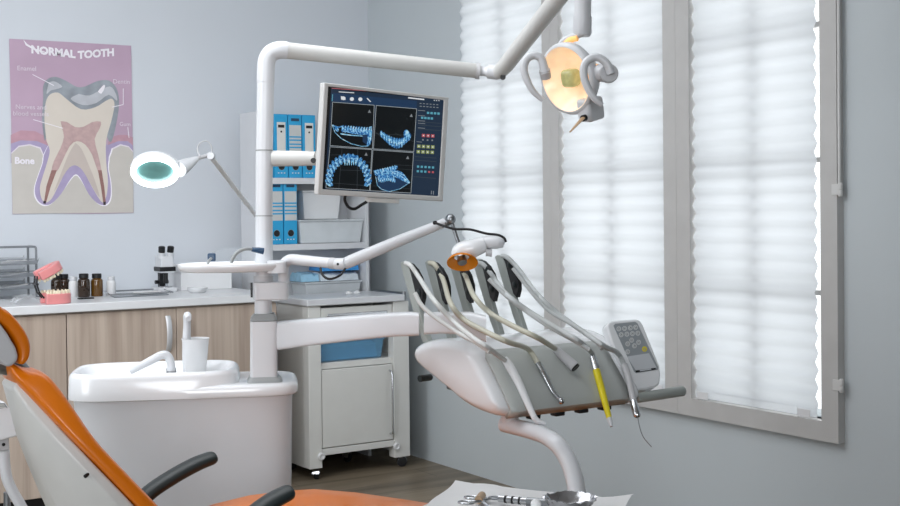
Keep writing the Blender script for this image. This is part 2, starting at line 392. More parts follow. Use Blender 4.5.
# ------------------------------------------------------------------ base cabinets and worktop
CF = 5.135                        # door face plane
ZW0, ZW1 = .857, .893             # worktop
def ucx(px): return ony(px, 330, CF).x
s0, s1, s2 = ucx(66.6), ucx(176.5), ucx(277)
W1 = s1-s0
def cabinet(xa, xb, label, split):
    t = thing('base_cabinet', label, 'cabinet', ((xa+xb)/2, CF+.25, 0), 'base cabinets')
    MB().box((xa, CF+.02, .1), (xb, YB-.02, ZW0-.004)).build('carcass', OAK, t)
    MB().box((xa, CF+.05, 0), (xb, YB-.03, .1)).build('plinth', TOEK, t)
    es = [xa]+split+[xb]
    for k in range(len(es)-1):
        a, b = es[k]+.0015, es[k+1]-.0015
        d = MB().box((a, CF, .105), (b, CF+.018, ZW0-.008)).build('door', OAK, t, bevel=.0015)
        hx = b-.038 if k % 2 == 0 else a+.04
        zt = ony(166, 316, CF).z; zl = ony(168, 351, CF).z
        pts = []
        for j in range(9):
            u = j/8; pts.append((hx, CF-.003-.022*math.sin(PI*u)**.6, zt+(zl-zt)*u))
        MB().tube(pts, .0035, 10, flat=((1, 0, 0), 3.4)).build('handle', HANDLE, d)
    return t
cabinet(s0-2*W1, s0-.001, 'pale oak base cabinet at the left end, behind the orange headrest', [s0-W1])
cabinet(s0+.001, s2, 'pale oak base cabinet with curved steel handle, behind the basin unit', [s1])
wt = MB().box((s0-2*W1, CF-.02, ZW0), (s2+.005, YB-.005, ZW1)).build('worktop', COUNTER, None, bevel=.004)
tag(wt, 'long white worktop running over the oak base cabinets', 'countertop')

# things on the worktop ----------------------------------------------------------
def cp(px, py): return onz(px, py, ZW1)
# wire letter tray
o = cp(36.8, 297.5)
lt = thing('letter_tray', 'grey wire three-tier letter tray at the left end of the worktop', 'letter tray', (o.x-.13, o.y+.12, ZW1))
m_ = MB(); X1 = o.x; X0 = o.x-.27; zt = ony(33, 247, o.y).z
Y0, Y1 = o.y, o.y+.14
for xx in (X0, X1):
    m_.tube([(xx, Y0, ZW1+.003), (xx, Y0, zt-.014), (xx, Y0+.004, zt-.004), (xx, Y0+.014, zt), (xx, Y1-.014, zt), (xx, Y1-.004, zt-.004), (xx, Y1, zt-.014), (xx, Y1, ZW1+.003)], .0052, 8)
m_.tube([(X0, Y1, zt), (X1, Y1, zt)], .0035, 8); m_.tube([(X0, Y0+.01, zt), (X1, Y0+.01, zt)], .003, 8)
m_.tube([(X1, Y0, ZW1+.005), (X1+.004, Y0-.05, ZW1+.006)], .003, 8)
m_.build('rack_frame', RACKG, lt)
MESHG = clearmat('perforated_grey_metal', (150, 155, 160), .62, .4)
for py in (261, 273, 285):
    z = ony(30, py, o.y).z
    b = MB()
    rows = []
    for (y, dz) in ((Y0-.07, .006), (Y0-.05, -.014), (Y0+.05, -.014), (Y1+.04, -.012), (Y1+.05, .012)):
        rows.append([(X0+.004, y, z+dz+.012), (X0+.012, y, z+dz), (X1-.012, y, z+dz), (X1-.004, y, z+dz+.012)])
    b.loft(rows, cap=False, closed=False); tr = b.build('tray', MESHG, lt, recalc=False)
    MB().tube([(X0, Y0-.002, z+.008), (X1, Y0-.002, z+.008)], .0028, 6).build('rail', RACKG, tr)
for k, py in enumerate((261, 273, 285)):
    z = ony(30, py, o.y).z-.011
    rows = []
    for j in range(5):
        y = Y0-.06+.045*j
        rows.append([(X0+.02+.04*i, y, z+.003+.004*abs(math.sin(i*1.3+k*2+j*.7))+.012*max(0, (i-3))*.5) for i in range(6)])
    p = MB().loft(rows, cap=False, closed=False).build('paper_sheet', PAPER, None, recalc=False)
    p.location = (0, 0, 0)
    tag(p, ['loose white papers in the top tier of the letter tray', 'loose white papers in the middle tier of the letter tray', 'loose white papers in the bottom tier of the letter tray'][k], 'papers', 'papers in the letter tray')
# crumpled clear bag beside the tray foot
o = cp(27, 303); b = MB()
rows = []
for i in range(7):
    a = PI*i/6
    rows.append([o + V((-.055*math.cos(a)*(1+.15*math.sin(3*j)), .05-.02*j, .002+.035*math.sin(a)*(1-.1*j+.1*math.sin(i*2+j)))) for j in range(5)])
tag(b.loft(rows, cap=False, closed=False).build('plastic_bag', clearmat('thin_bag', (225, 228, 230), .4, .2), None, recalc=False), 'crumpled clear plastic bag beside the letter tray foot', 'bag')

# jaw model
o = cp(60.5, 304)
jm = thing('jaw_model', 'pink and ivory hinged jaw model lying open on the worktop', 'dental model', (o.x, o.y+.03, ZW1))
def jawpart(fr, Lx, hgt, n, name, sgn):
    # horseshoe block: plan U shape opening to -x
    g = MB(); out = []; inn = []
    for i in range(13):
        a = -PI/2+PI*i/12
        out.append((Lx*.45+Lx*.55*math.cos(a), Lx*.5*math.sin(a))); inn.append((Lx*.42+Lx*.28*math.cos(a), Lx*.24*math.sin(a)))
    pl = [(0, -Lx*.5)]+out+[(0, Lx*.5), (0, Lx*.24)]+inn[::-1]+[(0, -Lx*.24)]
    g.prism([fr(x, y, 0) for x, y in pl], fr.d(0, 0, hgt))
    j = g.build(name, PINK, jm, bevel=.004)
    tt = MB()
    for i in range(n):
        a = -PI/2-.25+(PI+.5)*i/(n-1); r_ = Lx*.44
        x = Lx*.45+r_*1.1*math.cos(a); y = r_*.92*math.sin(a)
        if x < .01: x = .01
        tt.ell(fr(x, y, hgt+.003), Lx*.055, Lx*.055, .013, fr, 10)
    for sd in (-1, 1):
        for k in range(4): tt.ell(fr(.008+k*Lx*.11, sd*Lx*.39, hgt+.003), Lx*.06, Lx*.06, .012, fr, 10)
    tt.build('teeth', TOOTH, j)
    return j
f1 = Fr((o.x-.055, o.y+.055, ZW1), 0)
jawpart(f1, .112, .042, 12, 'lower_jaw', 1)
h0 = ony(39, 283, o.y+.055); a_ = math.radians(-27)
base = ony(38, 284, o.y+.055); 
ax = V((math.cos(-a_), 0, math.sin(-a_))); az = V((math.sin(-a_), 0, -math.cos(-a_)))
P0 = ony(35.5, 272.5, o.y+.055)
f2 = Fr(P0, ax=ax, ay=(0, 1, 0), az=az)
jawpart(f2, .105, .036, 12, 'upper_jaw', -1)
hg = MB()
for dy in (-.02, .02):
    hg.tube([ony(36, 276, o.y+.055)+V((0, dy, 0)), ony(35.5, 284, o.y+.055)+V((0, dy, 0)), ony(38, 292, o.y+.055)+V((0, dy, 0)), ony(43, 298, o.y+.055)+V((0, dy, 0))], .0035, 8)
hg.tube([ony(35.5, 284, o.y+.055)+V((0, -.03, 0)), ony(35.5, 284, o.y+.055)+V((0, .03, 0))], .005, 10)
hg.build('hinge', BLACK, jm)

# bottles
def bottle(px, pyb, pyt, r, body, cap, name, label, group, white=False):
    b = cp(px, pyb); top = ony(px, pyt, b.y).z; h = top-ZW1
    t = thing(name, label, 'bottle', (b.x, b.y, ZW1), group)
    MB().lathe((b.x, b.y, ZW1), [(r*.9, 0), (r, .004), (r, h*.66), (r*.92, h*.74), (r*.66, h*.80), (r*.64, h*.86)], n=20).build('bottle_body', body, t)
    MB().lathe((b.x, b.y, ZW1), [(r*.72, h*.80), (r*.78, h*.81), (r*.78, h*.985), (r*.7, h)], n=20).build('cap', cap, t)
    return t
g = 'brown glass bottles on the worktop'
bottle(57, 296.5, 274, .026, BROWNG, BLACK, 'brown_bottle', 'dark brown bottle furthest left, half hidden behind the jaw model', g)
bottle(64, 296, 274, .026, BROWNG, BLACK, 'brown_bottle', 'dark brown bottle directly behind the jaw model and left of a white bottle', g)
bottle(84, 297, 273.5, .0265, BROWNG, BLACK, 'brown_bottle', 'near-black bottle right of the white bottle, standing before an amber one', g)
bottle(97, 296.2, 273.5, .027, BROWNL, BLACK, 'brown_bottle', 'amber brown bottle, the last brown one before the right white bottle', g)
g = 'white plastic bottles on the worktop'
bottle(73.5, 296.6, 276.5, .0205, MATTE, WHITE, 'white_bottle', 'white plastic bottle between two brown bottles by the jaw model', g)
bottle(111.2, 295.5, 276.2, .020, MATTE, WHITE, 'white_bottle', 'white plastic bottle standing right of the amber brown bottle', g)
# small black clip tray
b = cp(86, 299)
tag(MB().box((b.x-.033, b.y-.01, ZW1), (b.x+.033, b.y+.016, ZW1+.006)).build('black_pen', BLACK, None, bevel=.002), 'thin black stick lying on the worktop before the bottles', 'pen')
# steel tray with sheet
t_l, t_r = cp(101, 298), cp(170, 294.5); yy = t_l.y-.06
st = thing('steel_tray', 'shallow grey steel tray with tapered rim on the worktop, left of the microscope', 'tray', ((t_l.x+t_r.x)/2, t_l.y+.03, ZW1))
xa, xb = t_l.x, t_r.x+.02; ya, yb = t_l.y-.03, t_l.y+.2
MB().prism([(xa+.05, ya, ZW1+.001), (xb-.04, ya, ZW1+.001), (xb, yb, ZW1+.001), (xa+.09, yb, ZW1+.001)], (0, 0, .004)).build('tray_base', mat('satin_grey_steel', (172, 177, 184), .4, metal=.3), st)
MB().tube([(xa+.03, ya-.012, ZW1+.014), (xb-.025, ya-.012, ZW1+.014), (xb+.015, yb+.01, ZW1+.014), (xa+.08, yb+.01, ZW1+.014), (xa+.03, ya-.012, ZW1+.014)], .004, 8).build('tray_rim', STEEL, st)
MB().prism([(xa-.02, ya-.03, ZW1+.0005), (xa+.1, ya-.025, ZW1+.0005), (xa+.16, ya+.06, ZW1+.0005), (xa+.04, ya+.07, ZW1+.0005)], (0, 0, .0004))
p = MB().prism([(xa+.14, ya+.02, ZW1+.0085), (xb-.05, ya+.02, ZW1+.011), (xb-.03, yb-.05, ZW1+.011), (xa+.2, yb-.04, ZW1+.0085)], (0, 0, .0007)).build('paper_sheet', PAPER)
tag(p, 'blank paper sheet lying in the shallow steel tray', 'paper')
# microscope
b = cp(165.5, 292)
t = thing('microscope', 'small white stereo microscope with black eyepieces on the worktop', 'microscope', (b.x, b.y+.03, ZW1))
def zy(py): return ony(168, py, b.y).z
MB().prism([(b.x-.045, b.y-.04, ZW1), (b.x+.045, b.y-.04, ZW1), (b.x+.05, b.y+.02, ZW1), (b.x+.035, b.y+.09, ZW1), (b.x-.035, b.y+.09, ZW1), (b.x-.05, b.y+.02, ZW1)], (0, 0, .022)).build('base', WHITE, t, bevel=.006)
MB().lathe((b.x, b.y-.005, ZW1+.022), [(.03, 0), (.03, .004), (.028, .006)], n=20).build('stage_plate', STEEL, t)
MB().box((b.x-.014, b.y+.035, ZW1+.02), (b.x+.014, b.y+.065, zy(262))).build('pillar', BLACK, t, bevel=.003)
MB().lathe((b.x, b.y-.005, zy(283)), [(.009, 0), (.011, .01), (.011, zy(273)-zy(283))], n=16).build('objective', BLACK, t)
hd = MB().prism([(b.x-.034, b.y-.035, zy(272.5)), (b.x+.034, b.y-.035, zy(272.5)), (b.x+.028, b.y-.03, zy(256)), (b.x-.028, b.y-.03, zy(256))], (0, .085, 0)).build('head', WHITE, t, bevel=.005)
MB().box((b.x-.038, b.y-.038, zy(271)), (b.x+.038, b.y+.05, zy(266.5))).build('black_band', BLACK, hd, bevel=.003)
for sx in (-1, 1):
    MB().lathe((b.x+.02*sx, b.y-.01, zy(258)), [(.016, 0), (.015, zy(252)-zy(258))], (sx*.05, -.25, 1), n=16).build('eye_tube', WHITE, t)
    MB().lathe((b.x+.0205*sx, b.y-.013, zy(252.5)), [(.014, 0), (.0155, .004), (.0155, zy(246.5)-zy(252.5)), (.012, zy(246)-zy(252.5))], (sx*.06, -.25, 1), n=16).build('eyepiece', BLACK, t)
    MB().lathe((b.x+.0135*sx, b.y+.05, ZW1+.045), [(.009, 0), (.009, .018)], (sx, 0, 0), n=12).build('focus_knob', BLACK, t)
# white box and dish
b = cp(186, 291.5); c2 = cp(234, 289); hb = ony(190, 262, b.y).z
t = thing('white_box', 'plain white storage box on the worktop under the round instrument tray', 'box', ((b.x+c2.x)/2, b.y+.1, ZW1))
MB().box((b.x, b.y+.06, ZW1), (c2.x+.01, b.y+.24, ZW1+.085)).build('box_body', MATTE, t, bevel=.004)
MB().box((b.x-.003, b.y+.057, ZW1+.0855), (c2.x+.013, b.y+.243, ZW1+.12)).build('lid', MATTE, t, bevel=.004)
b = cp(200, 293)
MBd = MB().lathe((b.x, b.y+.03, ZW1), [(.03, 0), (.04, .006), (.048, .022), (.049, .024), (.044, .022), (.036, .008), (.0, .006)], n=24)
tag(MBd.build('shallow_dish', MATTE), 'shallow white dish on the worktop in front of the white box', 'dish')
b = cp(218, 295)
tag(MB().prism([b+V((-.09, -.02, .0005)), b+V((.12, -.01, .0005)), b+V((.13, .07, .0005)), b+V((-.07, .06, .0005))], (0, 0, .001)).build('paper_sheet', PAPER), 'white paper sheet on the worktop before the white box', 'paper')

# magnifier lamp clamped at the counter's right end ------------------------------------------
ML = thing('magnifier_lamp', 'white magnifying lamp with lit ring before the wall, on a thin swing arm', 'lamp', cp(266, 292))
rc = at(155, 172, 4.62); el = at(200, 157, 4.75); shd = ony(256, 216, CF+.07)
nrm = (V((-.22, -.56, -.78))).normalized()
uu = V((1, -.25, 0)); uu = (uu-nrm*uu.dot(nrm)).normalized()
def ring(o, n, R, r, u, sy=1):
    b = MB(); w_ = n.cross(u); rs = []
    for i in range(40):
        a = 2*PI*i/40; c = u*math.cos(a)+w_*math.sin(a)*sy
        rs.append([o+c*(R+r*math.cos(2*PI*j/10))+n*(r*math.sin(2*PI*j/10)) for j in range(10)])
    rs.append(rs[0]); return b.loft(rs, cap=False)
ring(rc, nrm, .079, .0105, uu).build('ring_light', RINGL, ML)
MB().lathe(rc-nrm*.006, [(0.001, .004), (.045, .002), (.07, -.002), (.07, -.006), (.001, -.010)], nrm, n=32).build('magnifier_lens', MAGG, ML)
MB().lathe(rc-nrm*.014, [(.086, 0), (.09, -.004), (.087, -.014), (.07, -.020), (.064, -.010)], nrm, n=40, cap=False).build('lamp_housing', WHITE, ML)
hb = MB(); side = nrm.cross(uu)
p0 = rc+uu*.085-nrm*.02; p1 = at(196, 159, 4.74)
hb.tube([p0, p0*.6+p1*.4, p1], [.04, .032, .014], 14, flat=((0, 0, 1), .8)); hb.build('neck', WHITE, ML)
MB().tube([p1, at(200, 157.5, 4.75), at(206, 156, 4.77), at(212, 156, 4.79)], .008, 10).build('tilt_joint', LGREY, ML)
MB().lathe(at(211, 156, 4.78), [(.014, -.014), (.016, -.01), (.016, .01), (.014, .014)], fw, n=16).build('elbow_joint', WHITE, ML)
MB().tube([at(200, 157, 4.74), at(197.5, 149, 4.75), at(200, 143, 4.75), at(206, 141, 4.76), at(211, 145, 4.77), at(212, 153, 4.78)], .0025, 8, smooth=4).build('cable', LGREY, ML)
MB().tube([at(212, 158, 4.79), ony(256, 216, CF+.07)], .0105, 10, flat=((0, 0, 1), .8)).build('arm_rod', mat('white_lamp_arm', (244, 244, 244), .4), ML)
MB().tube([ony(255, 216, CF+.07), ony(268, 216, CF+.07)], .008, 8).build('arm_elbow', WHITE, ML)
bb = cp(266, 292); top_ = ony(266, 216, CF+.07)
bb = V((top_.x, top_.y, ZW1))
MB().tube([bb+V((0, 0, .02)), V((bb.x, bb.y, top_.z))], .011, 10).build('post', WHITE, ML)
MB().box((bb.x-.03, bb.y-.03, ZW1), (bb.x+.03, bb.y+.04, ZW1+.04)).build('clamp', WHITE, ML, bevel=.004)

# ------------------------------------------------------------------ open shelf unit
SF = 5.55; SX0, SX1, STOP = 2.497, 3.113, 1.752; SB = 5.755
sh = thing('shelf_unit', 'tall narrow white open shelving unit beside the room corner', 'shelf', ((SX0+SX1)/2, 5.7, 0))
for x in (SX0, SX1-.018): MB().box((x, SF, 0), (x+.018, SB, STOP)).build('side_panel', WHITE, sh, bevel=.001)
MB().box((SX0+.018, SB-.008, .02), (SX1-.018, SB-.003, STOP-.04)).build('back_panel', WHITE, sh)
Z1 = ony(320, 243.5, SF).z; Z2 = ony(320, 178, SF).z; Z3 = .80; 
for z in (.08, .42, Z3, Z1, Z2): MB().box((SX0+.018, SF+.002, z-.03), (SX1-.018, SB-.008, z)).build('shelf_board', WHITE, sh, bevel=.001)
def folder(x, z, kind, label, w=.072, h=.315):
    t = thing('ring_binder', label, 'binder', (x, SF+.15, z), 'blue ring binders on the shelf')
    y0 = SF+.018
    MB().box((x, y0, z), (x+w, y0+.175, z+h)).build('spine_cover', BLUEB, t, bevel=.003)
    if kind == 0:
        l = MB().mat(LABELW).box((x+.013, y0-.0012, z+.085), (x+w-.013, y0, z+.275))
        l.mat(BLACK).box((x+.019, y0-.0022, z+.248), (x+w-.019, y0-.0011, z+.262))
        l.mat(BLACK).lathe((x+w/2, y0-.0022, z+.228), [(.005, 0), (.005, .001)], (0, 1, 0), n=10); l.build('label_card', None, t)
    else:
        l = MB().mat(LABELG).box((x+.004, y0-.0012, z+.118), (x+w-.004, y0, z+.262))
        for q_ in (.148, .164, .184, .2): l.mat(BLUEB).box((x+.004, y0-.0020, z+q_), (x+w-.004, y0-.0011, z+q_+.007))
        l.mat(NAVY).box((x+.014, y0-.0012, z+.282), (x+w-.014, y0, z+.296)); l.build('label_card', None, t)
    hl = MB().mat(BLACK).lathe((x+w/2, y0-.0015, z+.055), [(.016, 0), (.016, .0013)], (0, 1, 0), n=18)
    hl.mat(STEELD).lathe((x+w/2, y0-.0016, z+.055), [(.0175, .0008), (.0175, .0015)], (0, 1, 0), n=18)
    for k in range(3): hl.mat(LABELW).box((x+.016+k*.016, y0-.001, z+.022), (x+.023+k*.016, y0, z+.027))
    hl.build('finger_hole', None, t)
fx = [ony(p, 150, SF+.018).x for p in (272.5, 289, 303.5)]
pitch_ = .0765
xr_ = ony(288, 150, SF+.018).x-.072
folder(xr_, Z2, 0, 'blue ring binder with white label, on the upper shelf just right of the column')
folder(xr_+pitch_, Z2, 1, 'blue ring binder with banded grey label, in the middle of the upper shelf')
folder(xr_+2*pitch_, Z2, 0, 'blue ring binder with white label, on the upper shelf beside the monitor edge')
xr_ = ony(297.3, 220, SF+.018).x-.072
folder(xr_-pitch_, Z1, 1, 'blue ring binder on the lower shelf, half hidden by the column')
folder(xr_, Z1, 1, 'blue banded ring binder on the lower shelf beside the clear plastic box')
def bin_(xa, xb, z, h, m, name, label, lid=True, d=.17, cat='box', grp=None, content=None, y0=None):
    y0 = SF+.012 if y0 is None else y0
    t = thing(name, label, cat, ((xa+xb)/2, y0+d/2, z), grp)
    b = MB(); k = .012
    lo = [(xa+k, y0+k, z+.001), (xb-k, y0+k, z+.001), (xb-k, y0+d-k, z+.001), (xa+k, y0+d-k, z+.001)]
    hi = [(xa, y0, z+h), (xb, y0, z+h), (xb, y0+d, z+h), (xa, y0+d, z+h)]
    inn = [(xa+.004, y0+.004, z+h), (xb-.004, y0+.004, z+h), (xb-.004, y0+d-.004, z+h), (xa+.004, y0+d-.004, z+h)]
    ilo = [(p[0]+(.003 if i in (0, 3) else -.003), p[1]+(.003 if i < 2 else -.003), z+.005) for i, p in enumerate(lo)]
    b.loft([lo, hi, inn, ilo]); b.build('bin_body', m, t, bevel=.004)
    if lid: MB().box((xa-.004, y0-.004, z+h+.001), (xb+.004, y0+d+.004, z+h+.012)).build('lid', m, t, bevel=.003)
    else:
        r = MB()
        for p, q2 in (((xa-.005, y0-.005), (xb+.005, y0+.002)), ((xa-.005, y0+d-.002), (xb+.005, y0+d+.005)), ((xa-.005, y0), (xa+.002, y0+d)), ((xb-.002, y0), (xb+.005, y0+d))):
            r.box((p[0], p[1], z+h-.012), (q2[0], q2[1], z+h))
        r.build('rim', m, t, bevel=.002)
    if content: 
        for nm, mm, lo2, hi2, lab in content: pass
    return t
YS = SF+.02
cx0 = ony(299, 235, YS).x; cx1 = min(ony(364, 235, YS).x, SX1-.026)
zc = ony(330, 219, YS).z-Z1
bin_(cx0, cx1, Z1, zc-.014, CLEAR, 'clear_box', 'clear plastic box with white contents on the lower shelf right of the binders')
def lump(lo, hi, m, name, label, cat, amp=.012, seed=1):
    rnd = random.Random(seed); b = MB(); rows = []
    for i in range(7):
        a = PI*i/6; rows.append([V((lo[0]+(hi[0]-lo[0])*j/8, (lo[1]+hi[1])/2-(hi[1]-lo[1])/2*math.cos(a), lo[2]+(hi[2]-lo[2])*(math.sin(a)**.5 if math.sin(a) > 0 else 0)*(1-.0*j)+ (rnd.uniform(-amp, amp) if 0 < i < 6 else 0))) for j in range(9)])
    b.loft(rows, closed=False, cap=False)
    n = 9
    b.add([r[0] for r in rows], [list(range(7))]); b.add([r[8] for r in rows], [list(range(7))[::-1]]); b.add([rows[0][0], rows[0][8], rows[6][8], rows[6][0]], [(0, 1, 2, 3)])
    return tag(b.build(name, m, None), label, cat)
lump((cx0+.02, YS+.02, Z1+.007), (cx1-.07, YS+.155, Z1+zc-.03), mat('white_gauze', (205, 212, 216), .7, var=.1, scale=30), 'gauze_pack', 'white packs inside the clear plastic box on the shelf', 'pack', seed=3)
wx0 = ony(303, 205, YS+.06).x; wx1 = ony(341, 205, YS+.06).x
bin_(wx0, wx1, Z1+zc-.001, ony(320, 190, YS+.06).z-(Z1+zc)-.013, MATTE, 'white_box', 'opaque white box stacked on the clear plastic box, below the monitor', d=.11, y0=YS+.06)
lx0 = ony(305, 288, YS).x; lx1 = ony(360, 288, YS).x; lz = ony(330, 281, YS).z
bin_(lx0, lx1, Z3, lz-Z3-.014, CLEAR, 'clear_box', 'frosted plastic box on the shelf just behind the trolley top')
z_ = lz
lump((lx0-.01, YS+.02, z_), (lx0+.09, YS+.155, z_+.045), LBLUE, 'blue_pack', 'pale blue pack at the left of the packs behind the black cable loop', 'pack', .006, 5)
lump((lx0+.095, YS+.005, z_), (lx1-.005, YS+.155, z_+.042), mat('white_pack', (205, 214, 220), .35, var=.1, scale=30), 'white_pack', 'white plastic pack under the blue bundle on the shelf', 'pack', .005, 6)
lump((lx0+.10, YS+.01, z_+.05), (lx1-.0, YS+.155, z_+.098), BLUEP, 'blue_bundle', 'bright blue plastic bundle on top of the white pack behind the arm', 'pack', .007, 7)

# ------------------------------------------------------------------ trolley cabinet
TF = 5.19; TB = 5.53; TX0 = 2.582; TX1 = 3.13; TZ0 = .055; TZ1 = ony(310, 306.5, TF).z
tr = thing('trolley_cabinet', 'white steel trolley cabinet on castors before the shelving unit', 'trolley', ((TX0+TX1)/2, (TF+TB)/2, 0))
PW = .085
def tx(px, py=400): return ony(px, py, TF).x
pl1 = tx(322.5); pr0 = tx(393.5)
for a, b in ((TX0, pl1-.004), (pr0+.004, TX1)):
    MB().box((a, TF, TZ0), (b, TF+.055, TZ1)).build('corner_post', CARTW, tr, bevel=.003)
for x in (TX0, TX1-.012): MB().box((x, TF+.055, TZ0), (x+.012, TB, TZ1)).build('side_panel', CARTW, tr)
MB().box((TX0+.012, TB-.012, TZ0+.05), (TX1-.012, TB-.001, TZ1-.002)).build('back_panel', CARTW, tr)
zd0 = ony(350, 445, TF).z; zd1 = ony(350, 368, TF).z; zo0 = ony(350, 361.5, TF).z; zo1 = ony(350, 322, TF).z; 
MB().box((TX0+.013, TF+.02, zd1+.002), (TX1-.013, TB-.013, zo0)).build('shelf_board', CARTW, tr, bevel=.002)
MB().box((pl1-.004, TF+.004, zd0-.035), (pr0+.004, TB-.013, zd0-.004)).build('bottom_rail', CARTW, tr, bevel=.002)
dd = MB().box((pl1, TF+.004, zd0), (pr0, TF+.022, zd1)).build('door', CARTW, tr, bevel=.003)
hx = tx(392.5); 
MB().tube([(hx-.012, TF+.004, zd1-.03), (hx-.012, TF-.018, zd1-.035), (hx-.012, TF-.022, zd1-.05), (hx-.012, TF-.022, zd0+.05), (hx-.012, TF-.018, zd0+.035), (hx-.012, TF+.004, zd0+.03)], .0055, 10).build('door_handle', STEEL, dd)
dr = MB().box((pl1, TF+.004, zo1+.0), (pr0, TF+.022, TZ1-.012)).build('drawer', CARTW, tr, bevel=.003)
MB().box((pl1+.03, TF-.004, zo1+.03), (pr0-.03, TF+.004, zo1+.044)).build('drawer_handle', STEEL, dr, bevel=.003)
MB().box((TX0+.013, TF+.03, zo1-.002), (TX1-.013, TB-.013, zo1+.008)).build('shelf_board', CARTW, tr)
MB().box((TX0-.012, TF-.015, TZ1+.001), (TX1-.03, TB+.005, TZ1+.034)).build('top_panel', WHITE, tr, bevel=.005)
rl = MB(); zt_ = TZ1+.03
rl.tube([(TX1-.012, TF+.03, TZ1+.03), (TX1-.012, TB-.02, TZ1+.03)], .012, 10); rl.lathe((TX1-.012, TF+.025, TZ1-.04), [(.011, 0), (.011, .085)], n=12)
rl.build('push_rail', STEELD, tr)
for a, b in ((pl1-.012, zd0-.035), (pr0+.012, zd0-.035)):
    MB().lathe((a, TF, b), [(.017, 0), (.017, -.012), (.012, -.014), (.011, -.008), (.004, -.008)], (0, 1, 0), n=16).build('bumper_ring', MATTE, tr)
def caster(x, y, rz):
    fr = Fr((x, y, 0), rz)
    e = MB().lathe(fr(0, 0, TZ0-.02), [(.015, .02), (.015, .012), (.009, .01), (.009, 0)], n=12)
    rows = []
    for i in range(9):
        a = PI*.05+PI*.75*i/8; rows.append([fr(-.031*math.cos(a), s2*.017, .024+.031*math.sin(a)) for s2 in (-1, -.5, .5, 1)])
    e.loft(rows, cap=False, closed=False)
    c = e.build('caster', STEEL, tr, recalc=False)
    MB().lathe(fr(-.004, -.011, .0255), [(.006, 0), (.0235, .002), (.0255, .006), (.0255, .016), (.0235, .02), (.006, .022)], fr.d(0, 1, 0), n=20).build('wheel', BLACK, c)
caster(TX0+.05, TF+.03, .9); caster(TX1-.03, TF+.04, 2.6); caster(TX0+.05, TB-.05, .4); caster(TX1-.04-.15, TB-.05, .5)
# bin inside open compartment
bx0 = tx(322)+.0; bx1 = tx(388)
bn = bin_(TX0+.03, bx1, zo0+.001, .105, CLEARB, 'clear_box', 'clear plastic box of blue packs in the open trolley compartment', lid=False, d=.26, y0=TF+.03)
lump((TX0+.05, TF+.05, zo0+.008), (bx1-.03, TF+.25, zo0+.09), BLUEC, 'blue_pack', 'blue wrapped packs inside the trolley compartment box', 'pack', .008, 8)
# glasses ornaments on the cart top: small clear caps
b = onz(357, 294, TZ1+.035)
for k in range(2):
    tag(MB().lathe((b.x-.03+.045*k, b.y+.03, TZ1+.0345), [(.018, 0), (.02, .003), (.012, .012), (.004, .016)], n=14).build('plastic_cap', MATTE), ['small white plastic cap on the trolley top, the left one of two', 'small white plastic cap on the trolley top, the right one of two'][k], 'cup', 'small caps on the trolley top')

# ------------------------------------------------------------------ dental unit: body, basin, column, arms
DCOL = 3.4
colb = at(263.5, 376, DCOL)
ua = yaw*-1+math.radians(9)
axU = V((math.cos(ua), math.sin(ua), 0)); 
cen = at(186, 376, 3.44); UF = Fr((cen.x, cen.y, 0), ua)
# pixel -> local x along unit axis (scale at this depth)
ux = lambda px: (px-186)*3.40/F
du = thing('dental_unit', 'white spittoon unit with basin and tall column carrying the arms', 'dental unit', UF(0, 0, 0))
def sup(a, b, e, cx=0, cy=0, n=48):
    out = []
    for i in range(n):
        t = 2*PI*i/n; c, s = math.cos(t), math.sin(t)
        out.append((cx+a*abs(c)**(2/e)*(1 if c > 0 else -1), cy+b*abs(s)**(2/e)*(1 if s > 0 else -1)))
    return out
def rg(pts, z): return [UF(x, y, z) for x, y in pts]
bxc = ux(186); A = (ux(293)-ux(78))/2; bc = (ux(293)+ux(78))/2
S = lambda g, z, e=5.5, cx=bc, b=.135: rg(sup(A+g, b+g, e, cx, .0), z)
MB().loft([S(-.02, .0), S(-.012, .02), S(-.01, .4), S(-.003, .75), S(0, .772)]).build('unit_body', WHITE, du, ang=50)
ZD = .80
AD = (ux(293)-ux(130))/2; CD = (ux(293)+ux(130))/2
SD = lambda g, z: rg(sup(AD+g, .135+g, 5.5, CD, 0), z)
MB().loft([SD(.004, .766), SD(.011, .768), SD(.013, .773), SD(.013, .790), SD(.009, .798), SD(.001, .801)]).build('deck', GLOSS, du, ang=60)
# raised basin lobe with bowl
LA = (ux(236)-ux(76))/2-.004; LC = (ux(236)+ux(76))/2+.002
def E2(g, z, e=4.2): return rg(sup(LA+g, .135+g, e, LC, 0), z)
def E3(a, z, e=2.5): return rg(sup(LA*a, .132*a, e, LC-.005, 0), z)
MB().loft([E2(.006, .7665), E2(.0135, .769), E2(.014, .775), E2(.011, .825), E2(.006, .835), E2(-.001, .839), E2(-.008, .838), E2(-.014, .832), E3(.83, .808), E3(.66, .785), E3(.3, .778), E3(.05, .777)]).build('basin', GLOSS, du, ang=60)
def sp(px, py, d): return at(px, py, d)
MB().tube([sp(171, 371, 3.40), sp(171, 364, 3.40), sp(168, 356.5, 3.40), sp(162, 355, 3.395), sp(150, 361, 3.385), sp(130, 371.5, 3.37)], [.011, .011, .0115, .0115, .011, .009], 14, smooth=5).build('rinse_spout', WHITE, du)
MB().lathe(UF(ux(171), .02, .800), [(.014, 0), (.014, .03), (.011, .034)], n=16).build('spout_base', STEELD, du)
cupb = at(194.5, 376.5, 3.45)
MB().loft([rg(sup(.055, .055, 2, ux(196), .06), .80), rg(sup(.055, .055, 2, ux(196), .06), cupb.z-.004), rg(sup(.05, .05, 2, ux(196), .06), cupb.z)]).build('cup_stand', GLOSS, du)
